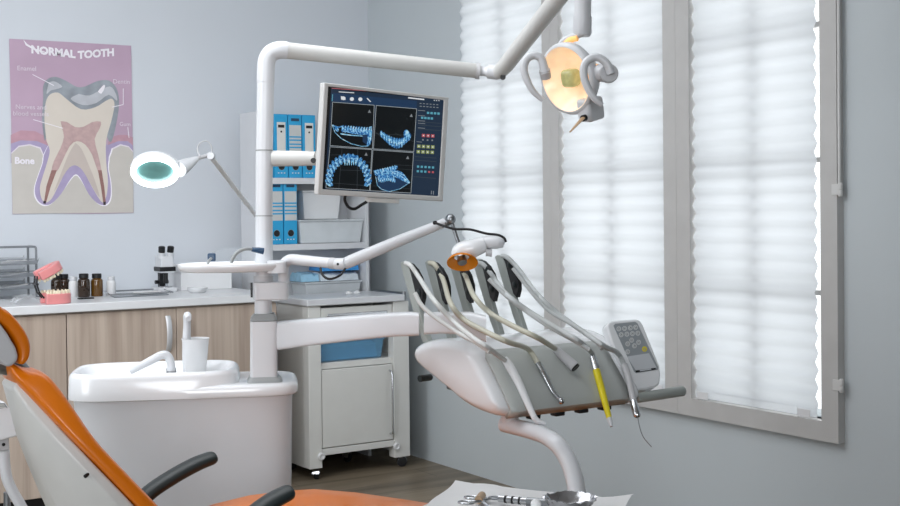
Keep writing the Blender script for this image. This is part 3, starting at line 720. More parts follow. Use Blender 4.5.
MB().tube([at(187, 374, 3.52), at(186.5, 345, 3.52), at(187, 325, 3.52), at(187, 317.5, 3.51), at(187.5, 315.5, 3.50), at(188.5, 319, 3.47)], [.013, .012, .0105, .011, .011, .008], 12, smooth=4).build('cup_filler', WHITE, du)
# square lower column
pq = lambda px, py: at(px, py, DCOL)
def sq(px0, px1, py, k=.5, e=6):
    c = at((px0+px1)/2, py, DCOL); r = (px1-px0)/2*DCOL/F
    return [c + UF.d(x, y, 0) for x, y in sup(r*.98, r*.98, e, 0, 0, 32)]
zc0 = .80
MB().loft([sq(246.5, 283, 381.5), sq(247.5, 282, 378.5), sq(250, 279, 375.5)]).build('column_foot', GREY, du)
MB().loft([sq(250, 277.5, 376), sq(250, 277.5, 320.5)]).build('column_lower', WHITE, du)
MB().loft([sq(250, 277.5, 320), sq(251, 276.5, 316.5), sq(254, 274.5, 313.2)]).build('column_collar', GREY, du)
def cyl(mb, px, py0, py1, r): mb.tube([at(px, py0, DCOL), at(px, py1, DCOL)], r, 28); return mb
cyl(MB(), 263.3, 314, 258, .0238).build('column_middle', WHITE, du)
cyl(MB(), 263.3, 281.5, 276, .027).build('column_ring', LGREY, du)
kn = MB(); kc = at(271, 298.5, DCOL); kt = at(271, 281.5, DCOL)
kr = [at(254, 299.5, DCOL), at(254, 282, DCOL)]
hk = kt.z-kc.z
def kpl(z): return [V((kc.x, kc.y, z))+UF.d(x, y, 0) for x, y in sup(.048, .036, 6, 0, 0, 32)]
kn.loft([kpl(kc.z-.002), kpl(kt.z)]); kn.build('swivel_block', WHITE, du, bevel=.003)
MB().box((0, -.006, -.02), (.006, .006, .02), Fr(at(250.5, 290, DCOL-.01), ua)).build('swivel_lever', BLACK, du)
# top pole with elbow and horizontal light arm
pole = [at(264.2, 262, DCOL), at(264, 216, DCOL)]
MB().tube(pole, .0235, 28).build('pole', WHITE, du)
up_ = [at(264, 216.5, DCOL), at(264.4, 150, DCOL), at(265.6, 82, DCOL)]
MB().tube(up_, .0232, 28).build('pole', WHITE, du)
el_ = [at(265.6, 82.5, DCOL), at(265.8, 72, DCOL), at(267, 60, DCOL), at(271.5, 53, DCOL), at(279, 50, DCOL), at(287, 50.3, DCOL+.005)]
MB().tube(el_, .0242, 28, smooth=5).build('elbow', WHITE, du)
for (px, py) in ((264.4, 150.5),):
    MB().tube([at(px, py-.6, DCOL), at(px, py+.6, DCOL)], .0238, 28).build('pole_seam', GREY, du)
MB().tube([at(264, 215.4, DCOL), at(264, 216.4, DCOL)], .0240, 28).build('pole_seam', GREY, du)
J1 = at(478, 71, 3.6)
MB().tube([at(285, 50.3, DCOL+.004), J1], [.0228, .0215], 24).build('light_arm', CREAM, du)
# beam toward console
BE = at(421, 324, 3.12)
def beamring(px, top, bot, d, w_):
    a, b = at(px, top, d), at(px, bot, d)
    n_ = V((fw.x, fw.y, 0)).normalized()
    r = []
    for s_x, s_z in sup(w_/2, .5, 6, 0, 0, 24):
        r.append((a+b)/2 + (a-b)*s_z + n_*s_x)
    return r
MB().loft([beamring(272, 322, 350.5, 3.41, .05), beamring(300, 319.5, 346.5, 3.36, .05), beamring(360, 315, 339.5, 3.24, .05), beamring(394, 312.5, 336, 3.17, .052), beamring(412, 312, 335.5, 3.135, .052), beamring(419, 313, 335, 3.12, .046)]).build('swing_beam', WHITE, du, ang=40)

# cup
t = MB()
cb = UF(ux(194.8), .06, cupb.z+.0005); r0, r1, hh = .0285, .0375, .100
t.lathe(cb, [(r0*.9, .0), (r0, .002), (r1, hh-.003), (r1+.0016, hh-.001), (r1+.0016, hh+.001), (r1-.001, hh), (r0-.001, .006), (.001, .005)], n=28)
tag(t.build('paper_cup', MATTE), 'white disposable cup standing under the cup filler of the spittoon', 'cup')

# round instrument tray on the column
DT = thing('side_tray', 'round white swivel tray mounted on the column above the spittoon', 'tray', at(232, 272, 3.36))
tc_ = at(232, 264, 3.36); zt0 = at(232, 273.8, 3.24).z; 
def dring(r, z, sx=1): return [V((tc_.x, tc_.y, z))+UF.d(x*sx, y, 0) for x, y in sup(r, r*.62, 2.3, 0, 0, 48)]
R_ = 53.5*3.36/F
MB().loft([dring(R_-.03, zt0), dring(R_-.008, zt0+.004), dring(R_, zt0+.014), dring(R_, zt0+.022), dring(R_-.004, zt0+.024), dring(R_-.010, zt0+.018), dring(R_-.02, zt0+.016)]).build('tray_plate', GLOSS, DT, ang=60)
MB().loft([[V((p.x, p.y, p.z)) for p in [at(276.5, 272.5, 3.36)+UF.d(x, y, 0) for x, y in sup(.026, .04, 5, 0, 0, 28)]], [at(276.5, 262.0, 3.36)+UF.d(x, y, 0) for x, y in sup(.026, .04, 5, 0, 0, 28)], [at(276.5, 260.5, 3.36)+UF.d(x, y, 0) for x, y in sup(.021, .034, 5, 0, 0, 28)]]).build('tray_hub', WHITE, DT)
zs = zt0+.0165
# safety goggles on the tray
GG = thing('safety_goggles', 'clear safety goggles with navy temple hinges lying on the round side tray', 'goggles', V((tc_.x, tc_.y, zs)))
gl = at(212, 252, 3.36); gr = at(256, 251, 3.34)
lens = MB(); rows = []
for k in range(6):
    v = k/5
    row = []
    for i in range(17):
        u = i/16; p = gl*(1-u)+gr*u
        bul = .055*math.sin(PI*u)**.6
        z = zs+.004+.043*v*(1-.25*abs(2*u-1)**3)
        if abs(u-.5) < .12: z = max(z, zs+.018) if k == 0 else z
        row.append(V((p.x, p.y, z)) + UF.d(0, bul*(1-.15*v), 0) + UF.d(.0, 0, 0))
    rows.append(row)
lens.loft(rows, cap=False, closed=False).build('lens', LENSC, GG, recalc=False)
MB().box((-.012, -.01, .012), (.010, .008, .034), Fr(V((gl.x, gl.y, zs)), ua)).build('temple_hinge', NAVY, GG, bevel=.004)
hb2 = MB(); hb2.tube([at(252, 249.5, 3.33), at(258, 250.2, 3.325), at(263.5, 251.2, 3.33)], [.006, .008, .009], 10); hb2.build('temple_hinge', NAVY, GG)
MB().tube([at(253, 249.3, 3.33), at(245, 249.2, 3.31), at(238, 252, 3.30), at(233, 258, 3.29), at(231.5, 263, 3.285)], [.004, .0045, .005, .005, .004], 10, smooth=4).build('temple', GREY, GG)
MB().tube([V((gl.x, gl.y, zs+.022)), V((gl.x, gl.y, zs+.022))+UF.d(-.008, -.03, -.008), V((gl.x, gl.y, zs+.003))+UF.d(-.01, -.07, .001)], [.004, .004, .0035], 10, smooth=4).build('temple', GREY, GG)

# whitening / curing lamp on articulated arm
WL = thing('curing_lamp', 'white curing lamp with orange shield on an articulated arm, above the console', 'lamp', at(300, 300, 3.36))
MB().tube([at(283.3, 282, 3.39), at(283.3, 270, 3.385), at(285, 263, 3.38), at(290.5, 259.5, 3.37), at(300, 260, 3.36)], [.0145, .014, .0145, .0145, .0145], 20, smooth=5).build('arm_knuckle', WHITE, WL)
MB().tube([at(296, 259.8, 3.362), at(332, 263.2, 3.32)], [.0148, .0142], 20).build('lower_arm', WHITE, WL)
MB().tube([at(331, 263.1, 3.32), at(336.5, 263.8, 3.31)], .0158, 20).build('joint_ring', LGREY, WL)
MB().tube([at(335, 263.7, 3.312), at(342, 264, 3.305), at(346, 262.8, 3.30)], [.0152, .016, .0145], 20).build('joint', WHITE, WL)
MB().lathe(at(337.8, 264.2, 3.29), [(.0035, 0), (.0035, .004)], fw, n=10).build('joint_screw', BLACK, WL)
MB().tube([at(342, 265, 3.305), at(351, 261, 3.308), at(400, 240.5, 3.342), at(445, 222.5, 3.368)], [.015, .0165, .0155, .0128], 20).build('upper_arm', WHITE, WL)
MB().ell(at(450.5, 219.3, 3.360), .0148, .0148, .0148, n=20).build('ball_joint', STEELD, WL)
MB().tube([at(444, 223, 3.367), at(449, 222, 3.360)], .010, 12).build('ball_socket', STEELD, WL)
MB().tube([at(452, 223, 3.360), at(459.5, 246, 3.340)], .0055, 12).build('hanging_rod', STEELD, WL)
hd = MB(); hd.tube([at(456, 257, 3.320), at(461, 251, 3.320), at(472, 248.5, 3.320), at(485, 244, 3.320)], [.016, .024, .026, .020], 18, smooth=4)
hdo = hd.build('lamp_head', GLOSS, WL)
MB().tube([at(484, 244, 3.320), at(488, 242.5, 3.320), at(498, 242.5, 3.310), at(504, 244, 3.310)], [.017, .0185, .017, .010], 16, smooth=3).build('handle', WHITE, WL)
MB().tube([at(486, 252.5, 3.310), at(492, 253, 3.310)], .010, 12).build('mount_knob', LGREY, WL)
sc_ = at(462, 260, 3.300)
sn = V((-.25, -.6, -.75)).normalized()
sh_ = MB(); sh_.lathe(sc_, [(.022, .012), (.034, .004), (.043, -.006), (.0435, -.010), (.033, .0), (.02, .008)], sn*-1, n=32, sx=1.0, sy=.8, cap=False); sh_.build('orange_shield', ORSHIELD, WL, recalc=True)
MB().lathe(sc_, [(.012, -.010), (.013, -.004), (.012, .014)], sn*-1, n=20).build('light_guide', STEELD, WL)
MB().tube([at(320.5, 268, 3.32), at(322, 274, 3.30), at(327, 278.5, 3.29), at(333, 278.5, 3.29), at(341, 274.5, 3.28), at(345.5, 268, 3.28)], .0032, 8, smooth=6).build('black_cable', CABLE, WL)
MB().tube([at(434.5, 222.5, 3.335), at(444, 226, 3.315), at(455, 229, 3.305), at(470, 229.5, 3.295), at(486, 233.5, 3.285), at(498, 235, 3.275), at(504, 238, 3.275), at(506, 242, 3.275)], .0034, 8, smooth=6).build('black_cable', CABLE, WL)
MB().ell(at(435, 222.7, 3.335), .0065, .0065, .0065, n=10).build('cable_plug', CABLE, WL)

# ------------------------------------------------------------------ monitor
q4 = [(324.5, 82.5), (449.5, 97.5), (442.8, 201.5), (317.5, 194.3)]
r4 = [ray(*p) for p in q4]
# depths making the quad a parallelogram
Mx = Matrix((( -r4[1].x, r4[2].x, -r4[3].x), (-r4[1].y, r4[2].y, -r4[3].y), (-r4[1].z, r4[2].z, -r4[3].z)))
dTL = 3.28; sol = Mx.inverted() @ (r4[0]*-dTL)
TL, TR, BR, BL = CAM+r4[0]*dTL, CAM+r4[1]*sol.x, CAM+r4[2]*sol.y, CAM+r4[3]*sol.z
mxa = (TR-TL+BR-BL).normalized(); mya = (TL-BL+TR-BR).normalized(); mn = mxa.cross(mya).normalized()   # toward the viewer
mya = mn.cross(mxa)
mc = (TL+TR+BR+BL)/4; MW = (TR-TL).length; MH = (TL-BL).length
MF = Fr(mc, ax=mxa, ay=mya, az=mn)
mo = thing('monitor', 'flat grey monitor showing four blue jaw scans, held off the column', 'monitor', mc)
def mp_(px, py, k=0): return onpl(px, py, mc - mn*.004 + mn*.00025*k, mn)
BEZ = mat('monitor_bezel', (196, 196, 194), .35)
scr = [(328.3, 88), (444.2, 98.8), (437.5, 196), (321.6, 189.3)]
loc = []
for p in scr:
    w_ = mp_(*p); d_ = w_-mc; loc.append((d_.dot(mxa), d_.dot(mya)))
sx0 = (loc[0][0]+loc[3][0])/2; sx1 = (loc[1][0]+loc[2][0])/2; sy1 = (loc[0][1]+loc[1][1])/2; sy0 = (loc[2][1]+loc[3][1])/2
hw, hh = MW/2, MH/2
bz = MB(); T = .045
o_ = [(-hw, -hh), (hw, -hh), (hw, hh), (-hw, hh)]; i_ = [(sx0, sy0), (sx1, sy0), (sx1, sy1), (sx0, sy1)]
bz.loft([[MF(x, y, -.02) for x, y in o_], [MF(x, y, 0) for x, y in o_], [MF(x, y, 0) for x, y in i_], [MF(x, y, -.006) for x, y in i_]], cap=False)
bz.build('bezel', BEZ, mo, bevel=.003)
MB().loft([[MF(x, y, -.0201) for x, y in o_], [MF(x*.97, y*.97, -.03) for x, y in o_], [MF(x*.7, y*.7, -.05) for x, y in o_]]).build('rear_shell', BEZ, mo)
def em(name, c, s): return mat(name, (8, 10, 12), .25, var=.02, emit=c, estr=s)
SBG = em('screen_navy', (30, 46, 66), .9); SBK = em('screen_black', (10, 14, 17), .8); SBL = em('screen_blue', (48, 128, 196), .85); SCY = em('screen_cyan', (140, 205, 232), .9)
def scanmat(m, cols, scale):
    nt = m.node_tree; b = nt.nodes['Principled BSDF']; tc = nn(nt, 'ShaderNodeTexCoord'); nz = nn(nt, 'ShaderNodeTexNoise'); nz.inputs['Scale'].default_value = scale; nz.inputs['Detail'].default_value = 3
    r = nn(nt, 'ShaderNodeValToRGB'); r.color_ramp.elements.new(.5)
    for e, p, c in zip(r.color_ramp.elements, (.34, .5, .66), cols): e.position = p; e.color = rgb(c)
    nt.links.new(tc.outputs['Object'], nz.inputs['Vector']); nt.links.new(nz.outputs['Fac'], r.inputs['Fac']); nt.links.new(r.outputs['Color'], b.inputs['Emission Color'])
scanmat(SBL, ((18, 62, 120), (52, 132, 200), (165, 215, 238)), 230); scanmat(SCY, ((60, 140, 200), (140, 205, 235), (215, 238, 246)), 260)
SDB = em('screen_deep_blue', (30, 56, 88), .85); SLN = em('screen_line', (175, 184, 188), .85); SGD = em('screen_grid', (70, 78, 84), .8); SWH = em('screen_white', (222, 226, 230), .9)
SRD = em('screen_red', (190, 92, 100), .8); SGR = em('screen_green', (150, 162, 104), .8); STL = em('screen_teal', (90, 160, 180), .9); SGY = em('screen_grey', (140, 146, 152), .8); SPK = em('screen_pinkline', (205, 120, 130), .9); SED = em('screen_edge', (8, 10, 14), .8)
s_m = MB()
s_m.mat(SED).poly([MF(x, y, -.0045) for x, y in i_])
def zc_(x, y): return (310+x/3.893, 80+y/3.893)       # traced on the screen's plane
def sp_(m, pts, k=1, sm=0):
    P = [mp_(*zc_(x, y), k) for x, y in pts]
    if sm: P, _ = spline(P+[P[0]], [0]*(len(P)+1), sm); P = P[:-1]
    s_m.mat(m).poly(P)
def ln(m, a, b, w_=1.2, k=3):
    d_ = V((b[0]-a[0], b[1]-a[1])); d_ = d_.normalized()*w_*.5; sp_(m, [(a[0]-d_.y, a[1]+d_.x), (b[0]-d_.y, b[1]+d_.x), (b[0]+d_.y, b[1]-d_.x), (a[0]+d_.y, a[1]-d_.x)], k)
def pl_(m, pts, w_=1.2, k=3):
    for a, b in zip(pts, pts[1:]): ln(m, a, b, w_, k)
def el(m, cx, cy, rx, ry, k=3, rot=0, n=12):
    sp_(m, [(cx+rx*math.cos(2*PI*i/n)*math.cos(rot)-ry*math.sin(2*PI*i/n)*math.sin(rot), cy+rx*math.cos(2*PI*i/n)*math.sin(rot)+ry*math.sin(2*PI*i/n)*math.cos(rot)) for i in range(n)], k)
sp_(SBG, [(82, 34), (522, 77), (500, 452), (58, 424)])
pl_(SPK, [(84, 32), (300, 48), (520, 72)], 2)
sp_(SDB, [(84, 50), (416, 82), (415, 112), (84, 84)], 2)
ln(STL, (88, 56), (86, 82), 3)
ln(SWH, (112, 46), (172, 50), 3); ln(SWH, (382, 69), (445, 76), 5)
for k in range(3): el(SWH, 484+k*9, 79+k*.6, 2.2, 2.2)
for (x, y) in ((130, 71), (163, 74), (196, 75)): el(SWH, x, y, 8, 7.5)
sp_(SWH, [(120, 63), (128, 64), (138, 68), (138, 78), (121, 76)], 4); ln(SWH, (222, 71), (236, 85), 4)
PA = [(88, 86), (250, 98), (243, 268), (78, 255)]; PB = [(258, 99), (415, 112), (404, 279), (247, 268)]
PC = [(78, 260), (241, 271), (232, 430), (62, 420)]; PD = [(245, 272), (403, 283), (393, 440), (234, 431)]
for P in (PA, PB, PC, PD): sp_(SBK, P, 2); pl_(SLN, P+[P[0]], 1.6, 4)
# panel A: side jaw
sp_(SDB, [(205, 215), (236, 200), (237, 240), (225, 256), (205, 240)], 3)
sp_(SBL, [(120, 196), (160, 208), (200, 214), (236, 212), (234, 192), (200, 188), (130, 180)], 3)
sp_(SCY, [(118, 207), (160, 213), (205, 217), (205, 220), (160, 217), (120, 212)], 5)
for i in range(11):
    x = 128+i*10.4; y = 190+i*.9
    el(SBL, x, y, 5.4, 15, 5, .08); el(SCY, x-1.5, y-3, 2.2, 9, 6, .08); el(SBK, x+5.2, y-9, 1.3, 6, 7)
sp_(SBL, [(222, 190), (241, 180), (240, 225), (234, 250), (220, 258), (224, 230)], 5, 2); sp_(SCY, [(232, 190), (240, 184), (239, 225), (230, 248), (232, 220)], 6, 2)
pl_(SCY, [(86, 174), (98, 205), (122, 228), (160, 248), (200, 258), (226, 257)], 2.2, 6); pl_(SBL, [(88, 176), (104, 184), (118, 182), (128, 180)], 5, 5); el(SBL, 104, 190, 7, 12, 5, -.4)
# panel B
pl_(SGD, [(258, 205), (300, 240), (345, 274)], 1.2); pl_(SGD, [(250, 208), (300, 212), (400, 215)], 1); pl_(SGD, [(330, 206), (402, 240)], 1); pl_(SGD, [(275, 266), (403, 275)], 1)
for i in range(12):
    u = i/11; x = 280+u*106; y = 212+34*math.sin(PI*u*.86)+(-4 if u > .8 else 0)
    el(SBL, x, y, 6.5, 15+6*math.sin(PI*u), 5, -.25+.5*u); el(SCY, x-1, y-2, 2.6, 10, 6, -.25+.5*u); el(SBK, x+5, y+8, 1, 6, 7, .1)
el(SBL, 377, 212, 12, 19, 5, -.25); el(SCY, 379, 206, 5, 12, 6, -.25)
# panel C: arch
for a, b in (((125, 264), (112, 424)), ((186, 268), (183, 428)), ((80, 292), (150, 290)), ((72, 400), (234, 412)), ((78, 315), (236, 320)), ((116, 350), (236, 354))): ln(SGD, a, b, 1.2, 3)
for i in range(17):
    u = i/16; a = PI*(1.02-1.04*u); x = 150+76*math.cos(a); y = 396-92*math.sin(a)**.9 if math.sin(a) > 0 else 400
    rot = PI/2-a
    el(SBL, x, y, 8, 19, 5, rot*.55); el(SCY, x+3*math.cos(a), y+8, 2.4, 12, 6, rot*.55)
el(SBL, 158, 302, 27, 13, 6)
for i in range(16):
    u = (i+.5)/16; a = PI*(1.02-1.04*u); x = 150+76*math.cos(a); y = 396-92*math.sin(a)**.9 if math.sin(a) > 0 else 400
    rot = PI/2-a; el(SBK, x+2*math.cos(a), y+9, 1.2, 11, 7, rot*.55)
for i in range(6): el(SCY, 136+i*8.5, 321, 2, 12, 7); el(SBK, 140+i*8.5, 326, 1.3, 9, 8)
# panel D
pl_(SGD, [(330, 345), (400, 350)], 1); pl_(SGD, [(246, 412), (394, 424)], 1); pl_(SGD, [(330, 330), (400, 334)], 1)
sp_(SDB, [(258, 378), (300, 388), (350, 380), (388, 396), (360, 420), (310, 434), (270, 424)], 4, 3)
pl_(SCY, [(256, 376), (262, 410), (280, 426), (310, 434), (350, 424), (389, 398)], 1.8, 6)
sp_(SBL, [(262, 372), (300, 348), (330, 350), (362, 362), (389, 402), (360, 392), (320, 376), (280, 392)], 5, 3)
pl_(SCY, [(290, 366), (320, 360), (350, 370), (386, 400)], 2.5, 7); pl_(SCY, [(300, 356), (335, 356), (365, 370), (388, 398)], 2, 7)
sp_(SBL, [(248, 352), (300, 342), (340, 333), (332, 352), (280, 364), (256, 374)], 6, 2)
for i in range(9):
    el(SCY, 256+i*9.5, 358-i*2.4, 2, 8, 8, -.3); el(SBL, 268+i*7.5, 384+3*math.sin(i), 3.6, 13, 8, -.3); el(SCY, 267+i*7.5, 388+3*math.sin(i), 1.6, 9, 9, -.3)
for x, y in ((231, 122), (394, 138), (218, 289), (380, 302)): sp_(SGY, [(x-6, y+5), (x+6, y+6), (x+1, y-7)], 5)
# right tool column
def rows_(m, x, y, n, dx, r, k=4):
    for i in range(n): sp_(m, [(x+i*dx-r, y+i*.9-r), (x+i*dx+r, y+i*.9-r+.6), (x+i*dx+r-.4, y+i*.9+r), (x+i*dx-r-.4, y+i*.9+r-.6)], k)
for i in range(6): ln(SGY, (427+i*13, 91+i), (434+i*13, 91.5+i), 3); ln(SGY, (427+i*13, 102+i), (435+i*13, 102.5+i), 3)
rows_(STL, 460, 128, 4, 13.5, 4.6); rows_(STL, 437, 147, 4, 12.5, 4.6)
for y in (118, 138, 158, 168, 186): ln(SGY, (420, y), (448, y+2), 2)
for y in (162, 175, 190): ln(SGD, (420, y), (510, y+7), 1.4)
rows_(SRD, 442, 216, 3, 18, 6.4); rows_(SGY, 440, 233, 3, 18, 3)
ln(SGY, (415, 240), (436, 242), 2)
rows_(SGR, 424, 258, 4, 18, 6.6); rows_(SGR, 422, 279, 4, 18, 6.6)
for y_, x_ in ((258, 424), (279, 422)):
    for i in range(4): el(SWH, x_+i*18, y_+i*.9, 2.6, 2.6, 6)
for i in range(3): el(SWH, 442+i*18, 216+i*.9, 2.4, 2.4, 6)
for y in (298, 312): ln(SGD, (408, y), (492, y+6), 1.4)
rows_(STL, 421, 337, 5, 14.5, 4.4); rows_(STL, 420, 355, 3, 14.5, 4.4); rows_(SRD, 464, 358, 2, 14.5, 4)
ln(SGD, (404, 376), (490, 383), 1.6); ln(SGY, (473, 431), (472, 445), 3); ln(SGY, (481, 432), (480, 446), 3)
s_m.build('screen', None, mo, recalc=False)
MB().tube([at(273, 158.5, DCOL), at(300, 158.5, 3.39), at(316, 158.5, 3.38)], [.022, .021, .019], 20).build('support_arm', CREAM, mo)
MB().tube([at(314, 158.5, 3.385), MF(-.08, -.02, -.056)], [.018, .014], 14).build('arm_end', CREAM, mo)
MB().lathe(MF(-.08, -.02, -.049), [(.045, 0), (.045, -.012)], mn, n=20).build('mount_plate', LGREY, mo)
MB().lathe(at(313.3, 160.5, 3.357), [(.0075, 0), (.0075, .006)], fw, n=12).build('arm_screw', BLACK, mo)
MB().tube([MF(-.105, -hh+.004, -.025), MF(-.103, -hh-.012, -.03), MF(-.09, -hh-.030, -.03), MF(-.07, -hh-.034, -.03), MF(-.05, -hh-.022, -.028), MF(-.036, -hh-.012, -.022)], .0042, 10, smooth=6).build('black_cable', CABLE, mo)
MB().box((-.04, -hh-.013, -.03), (.06, -hh-.001, -.006), MF).build('sensor_bar', LABELW, mo, bevel=.002)

# ------------------------------------------------------------------ operating light
OL = thing('operating_light', 'white dental operating lamp with warm lit reflector and curved handles, by the windows', 'lamp', at(580, 90, 3.0))
K1 = at(501, 73, 3.58)
MB().tube([at(475.5, 70.8, 3.6), at(480, 71.2, 3.6)], .024, 20).build('joint_collar', LGREY, OL)
MB().tube([at(479, 71, 3.6), at(485, 71.5, 3.595), at(490, 71.8, 3.59)], [.015, .0135, .018], 16).build('joint_pin', WHITE, OL)
MB().tube([at(488, 71.5, 3.59), at(497, 72.3, 3.585), at(502, 71, 3.58)], [.021, .022, .02], 18).build('joint_knuckle', WHITE, OL)
MB().lathe(at(503, 77, 3.55), [(.008, 0), (.008, .01)], fw, n=10).build('joint_screw', BLACK, OL)
TJ = at(597, -52, 3.02)
MB().tube([at(499, 72, 3.58), at(506, 65, 3.54), TJ], [.022, .0235, .0245], 22).build('spring_arm', CREAM, OL)
MB().tube([at(599, -55, 3.02), at(591, -60, 3.0), at(585, -50, 3.0), at(584, -35, 3.0)], .0235, 20, smooth=4).build('top_knuckle', CREAM, OL)
MB().tube([at(584, -38, 3.0), at(582.5, 20, 3.0)], .0205, 22).build('drop_tube', WHITE, OL)
MB().tube([at(582.6, 17, 3.0), at(582.2, 33.5, 3.0), at(582, 36, 3.0)], [.0225, .0225, .019], 22).build('drop_collar', WHITE, OL)
# head: axis faces toward the chair (down, towards camera-left)
hc = at(567, 79, 3.0)
hn = (rt*-.745 + V((fw.x, fw.y, 0)).normalized()*-.60 + V((0, 0, -.25))).normalized()
hu = V((0, 0, 1)); hu = (hu-hn*hu.dot(hn)).normalized(); hs = hn.cross(hu)
# tilt in image: long axis of ellipse leans
hu2 = (hu*math.cos(.1)+hs*math.sin(-.1)); hs2 = hn.cross(hu2)
HR = .079
MB().lathe(hc, [(HR, .006), (HR+.007, .005), (HR+.010, -.002), (HR+.009, -.016), (.066, -.046), (.04, -.066), (.012, -.07)], hn, n=44, cap=False).build('housing', WHITE, OL, ang=60)
MB().lathe(hc, [(HR+.001, .0062), (HR-.004, .002), (.066, -.016), (.04, -.028), (.012, -.032), (.001, -.032)], hn, n=44, cap=False).build('reflector', REFL, OL, recalc=False)
FB = Fr(hc, ax=hs2, ay=hu2, az=hn)
MB().box((-.021, -.022, -.032), (.021, .022, .006), FB).build('bulb_cover', BULB, OL, bevel=.012, seg=4)
# yoke from the drop tube to the head
MB().tube([at(583, 34, 3.0), at(577, 36, 3.0), at(569, 38, 3.01), at(562, 43, 3.02), at(557, 52, 3.03)], [.010, .012, .013, .012, .010], 14, flat=((0, 0, 1), .6), smooth=4).build('yoke', WHITE, OL)
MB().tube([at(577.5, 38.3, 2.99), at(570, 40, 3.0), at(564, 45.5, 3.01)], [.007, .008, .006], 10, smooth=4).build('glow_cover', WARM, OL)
# curved handles
h1 = [(545.5, 74), (543.5, 66), (541, 58.5), (534, 55.5), (527, 59), (524, 68), (526.5, 79), (533, 91), (543, 100.5)]
MB().tube([at(x, y, 2.97) for x, y in h1], [.012, .011, .010, .0095, .0095, .0095, .009, .008, .005], 12, smooth=5).build('handle', WHITE, OL)
MB().tube([at(544.5, 70, 2.97), at(546, 78, 2.98)], [.014, .013], 12).build('handle_mount', LGREY, OL)
h2 = [(611, 74), (607, 64), (598, 57.5), (589, 59.5), (584, 67), (584.5, 79), (590, 92), (596, 100), (602.5, 105)]
MB().tube([at(x, y, 2.90) for x, y in h2], [.010, .010, .0095, .0095, .0095, .0095, .009, .008, .005], 12, smooth=5).build('handle', WHITE, OL)
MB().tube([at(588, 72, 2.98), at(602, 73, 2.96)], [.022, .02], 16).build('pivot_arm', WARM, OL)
MB().tube([at(599, 73, 2.95), at(609, 73, 2.93)], [.021, .0225], 20).build('pivot_drum', WHITE, OL)
MB().lathe(at(609, 73.2, 2.915), [(.0225, .012), (.0225, 0), (.0205, -.004)], fw, n=24).build('pivot_cap', LGREY, OL)
bx = MB(); FB2 = Fr(at(590, 110, 3.0), ax=hs2, ay=hu2, az=hn)
bx.box((-.022, -.026, -.03), (.022, .03, .025), FB2); bx.build('switch_box', WHITE, OL, bevel=.008)
MB().lathe(at(582.5, 118.5, 2.965), [(.008, 0), (.008, .01)], hn*-1, n=12).build('switch_nut', BLACK, OL)
MB().tube([at(583, 118, 2.96), at(570, 132, 2.93)], [.007, .003], 8, flat=((0, 0, 1), .5)).build('switch_lever', TAN, OL)

# ------------------------------------------------------------------ instrument console
CX0 = 1.70; CX1 = ony(636, 395, onx(502, 412, CX0).y).x
CO = thing('instrument_console', 'white and grey dental instrument console with five hose holders, before the windows', 'console', onx(470, 400, CX0))
prof = [(422, 342), (417, 346), (415.4, 352), (419, 360), (429, 370), (451, 389.5), (462, 400), (475, 409), (488, 415), (497, 417), (502, 412.5), (500.5, 403), (488, 377), (478.5, 358), (473, 350), (462, 343), (448, 339.5), (432, 339.5)]
P3 = [onx(x, y, CX0) for x, y in prof]
P3, _ = spline(P3+[P3[0]], [0]*(len(P3)+1), 3); P3 = P3[:-1]
pc = sum(P3, V((0, 0, 0)))/len(P3)
def csec(x, k): return [V((x, pc.y+(p.y-pc.y)*k[0] , pc.z+(p.z-pc.z)*k[1])) for p in P3]
L = CX1-CX0
secs = [(-.016, (.84, .68)), (-.012, (.92, .80)), (-.004, (.968, .91)), (.010, (.99, .97)), (.026, (1, 1))]
rr = [csec(CX0+a, k) for a, k in secs] + [csec(CX1+a, k) for a, k in ((-.05, (1, 1)), (-.034, (1, 1)), (-.031, (1.035, 1.06)), (-.008, (1.035, 1.06)), (.004, (1.01, 1.02)), (.012, (.96, .93)), (.016, (.88, .80)))]
MB().loft(rr).build('console_shell', GLOSS, CO, ang=60)
# grey front panel follows the front of the section
fp = [(477, 352.5), (480.5, 358.5), (486, 369), (492, 381.5), (498, 394), (503, 405.5), (505, 413), (500, 418.6)]
def fpp(i, x, off=0):
    a = onx(*fp[i], CX0); return V((x, a.y, a.z))+V((0, -off, off*.35))
rows = []
xs = [CX0+.012+(L-.012-.036)*j/12 for j in range(13)]
for i in range(len(fp)):
    rows.append([fpp(i, x if not (i == 0 and j in (0, 12)) else x+(.01 if j == 0 else -.01), .006) for j, x in enumerate(xs)])
pb = MB(); pb.loft(rows, cap=False, closed=False)
po_ = pb.build('front_panel', PANELG, CO, recalc=False, ang=60)
so = po_.modifiers.new('solid', 'SOLIDIFY'); so.thickness = .008; so.offset = 0
# underside clips
for k in range(4):
    x = CX0+.09+k*.075
    MB().box((x, fpp(7, x).y-.004, fpp(7, x).z-.012), (x+.03, fpp(7, x).y+.02, fpp(7, x).z+.002)).build('underside_clip', BLACK, CO, bevel=.003)
MB().lathe(onx(428, 377.5, CX0+.03), [(.009, .03), (.009, -.008), (.008, -.010)], (-1, -.2, 0), n=18).build('side_knob', DARKG, CO)
MB().box((CX0+.02, onx(444, 385, CX0).y-.022, onx(444, 391, CX0).z), (CX0+.2, onx(444, 385, CX0).y+.022, onx(444, 383, CX0).z)).build('side_socket', STEELD, CO, bevel=.004)
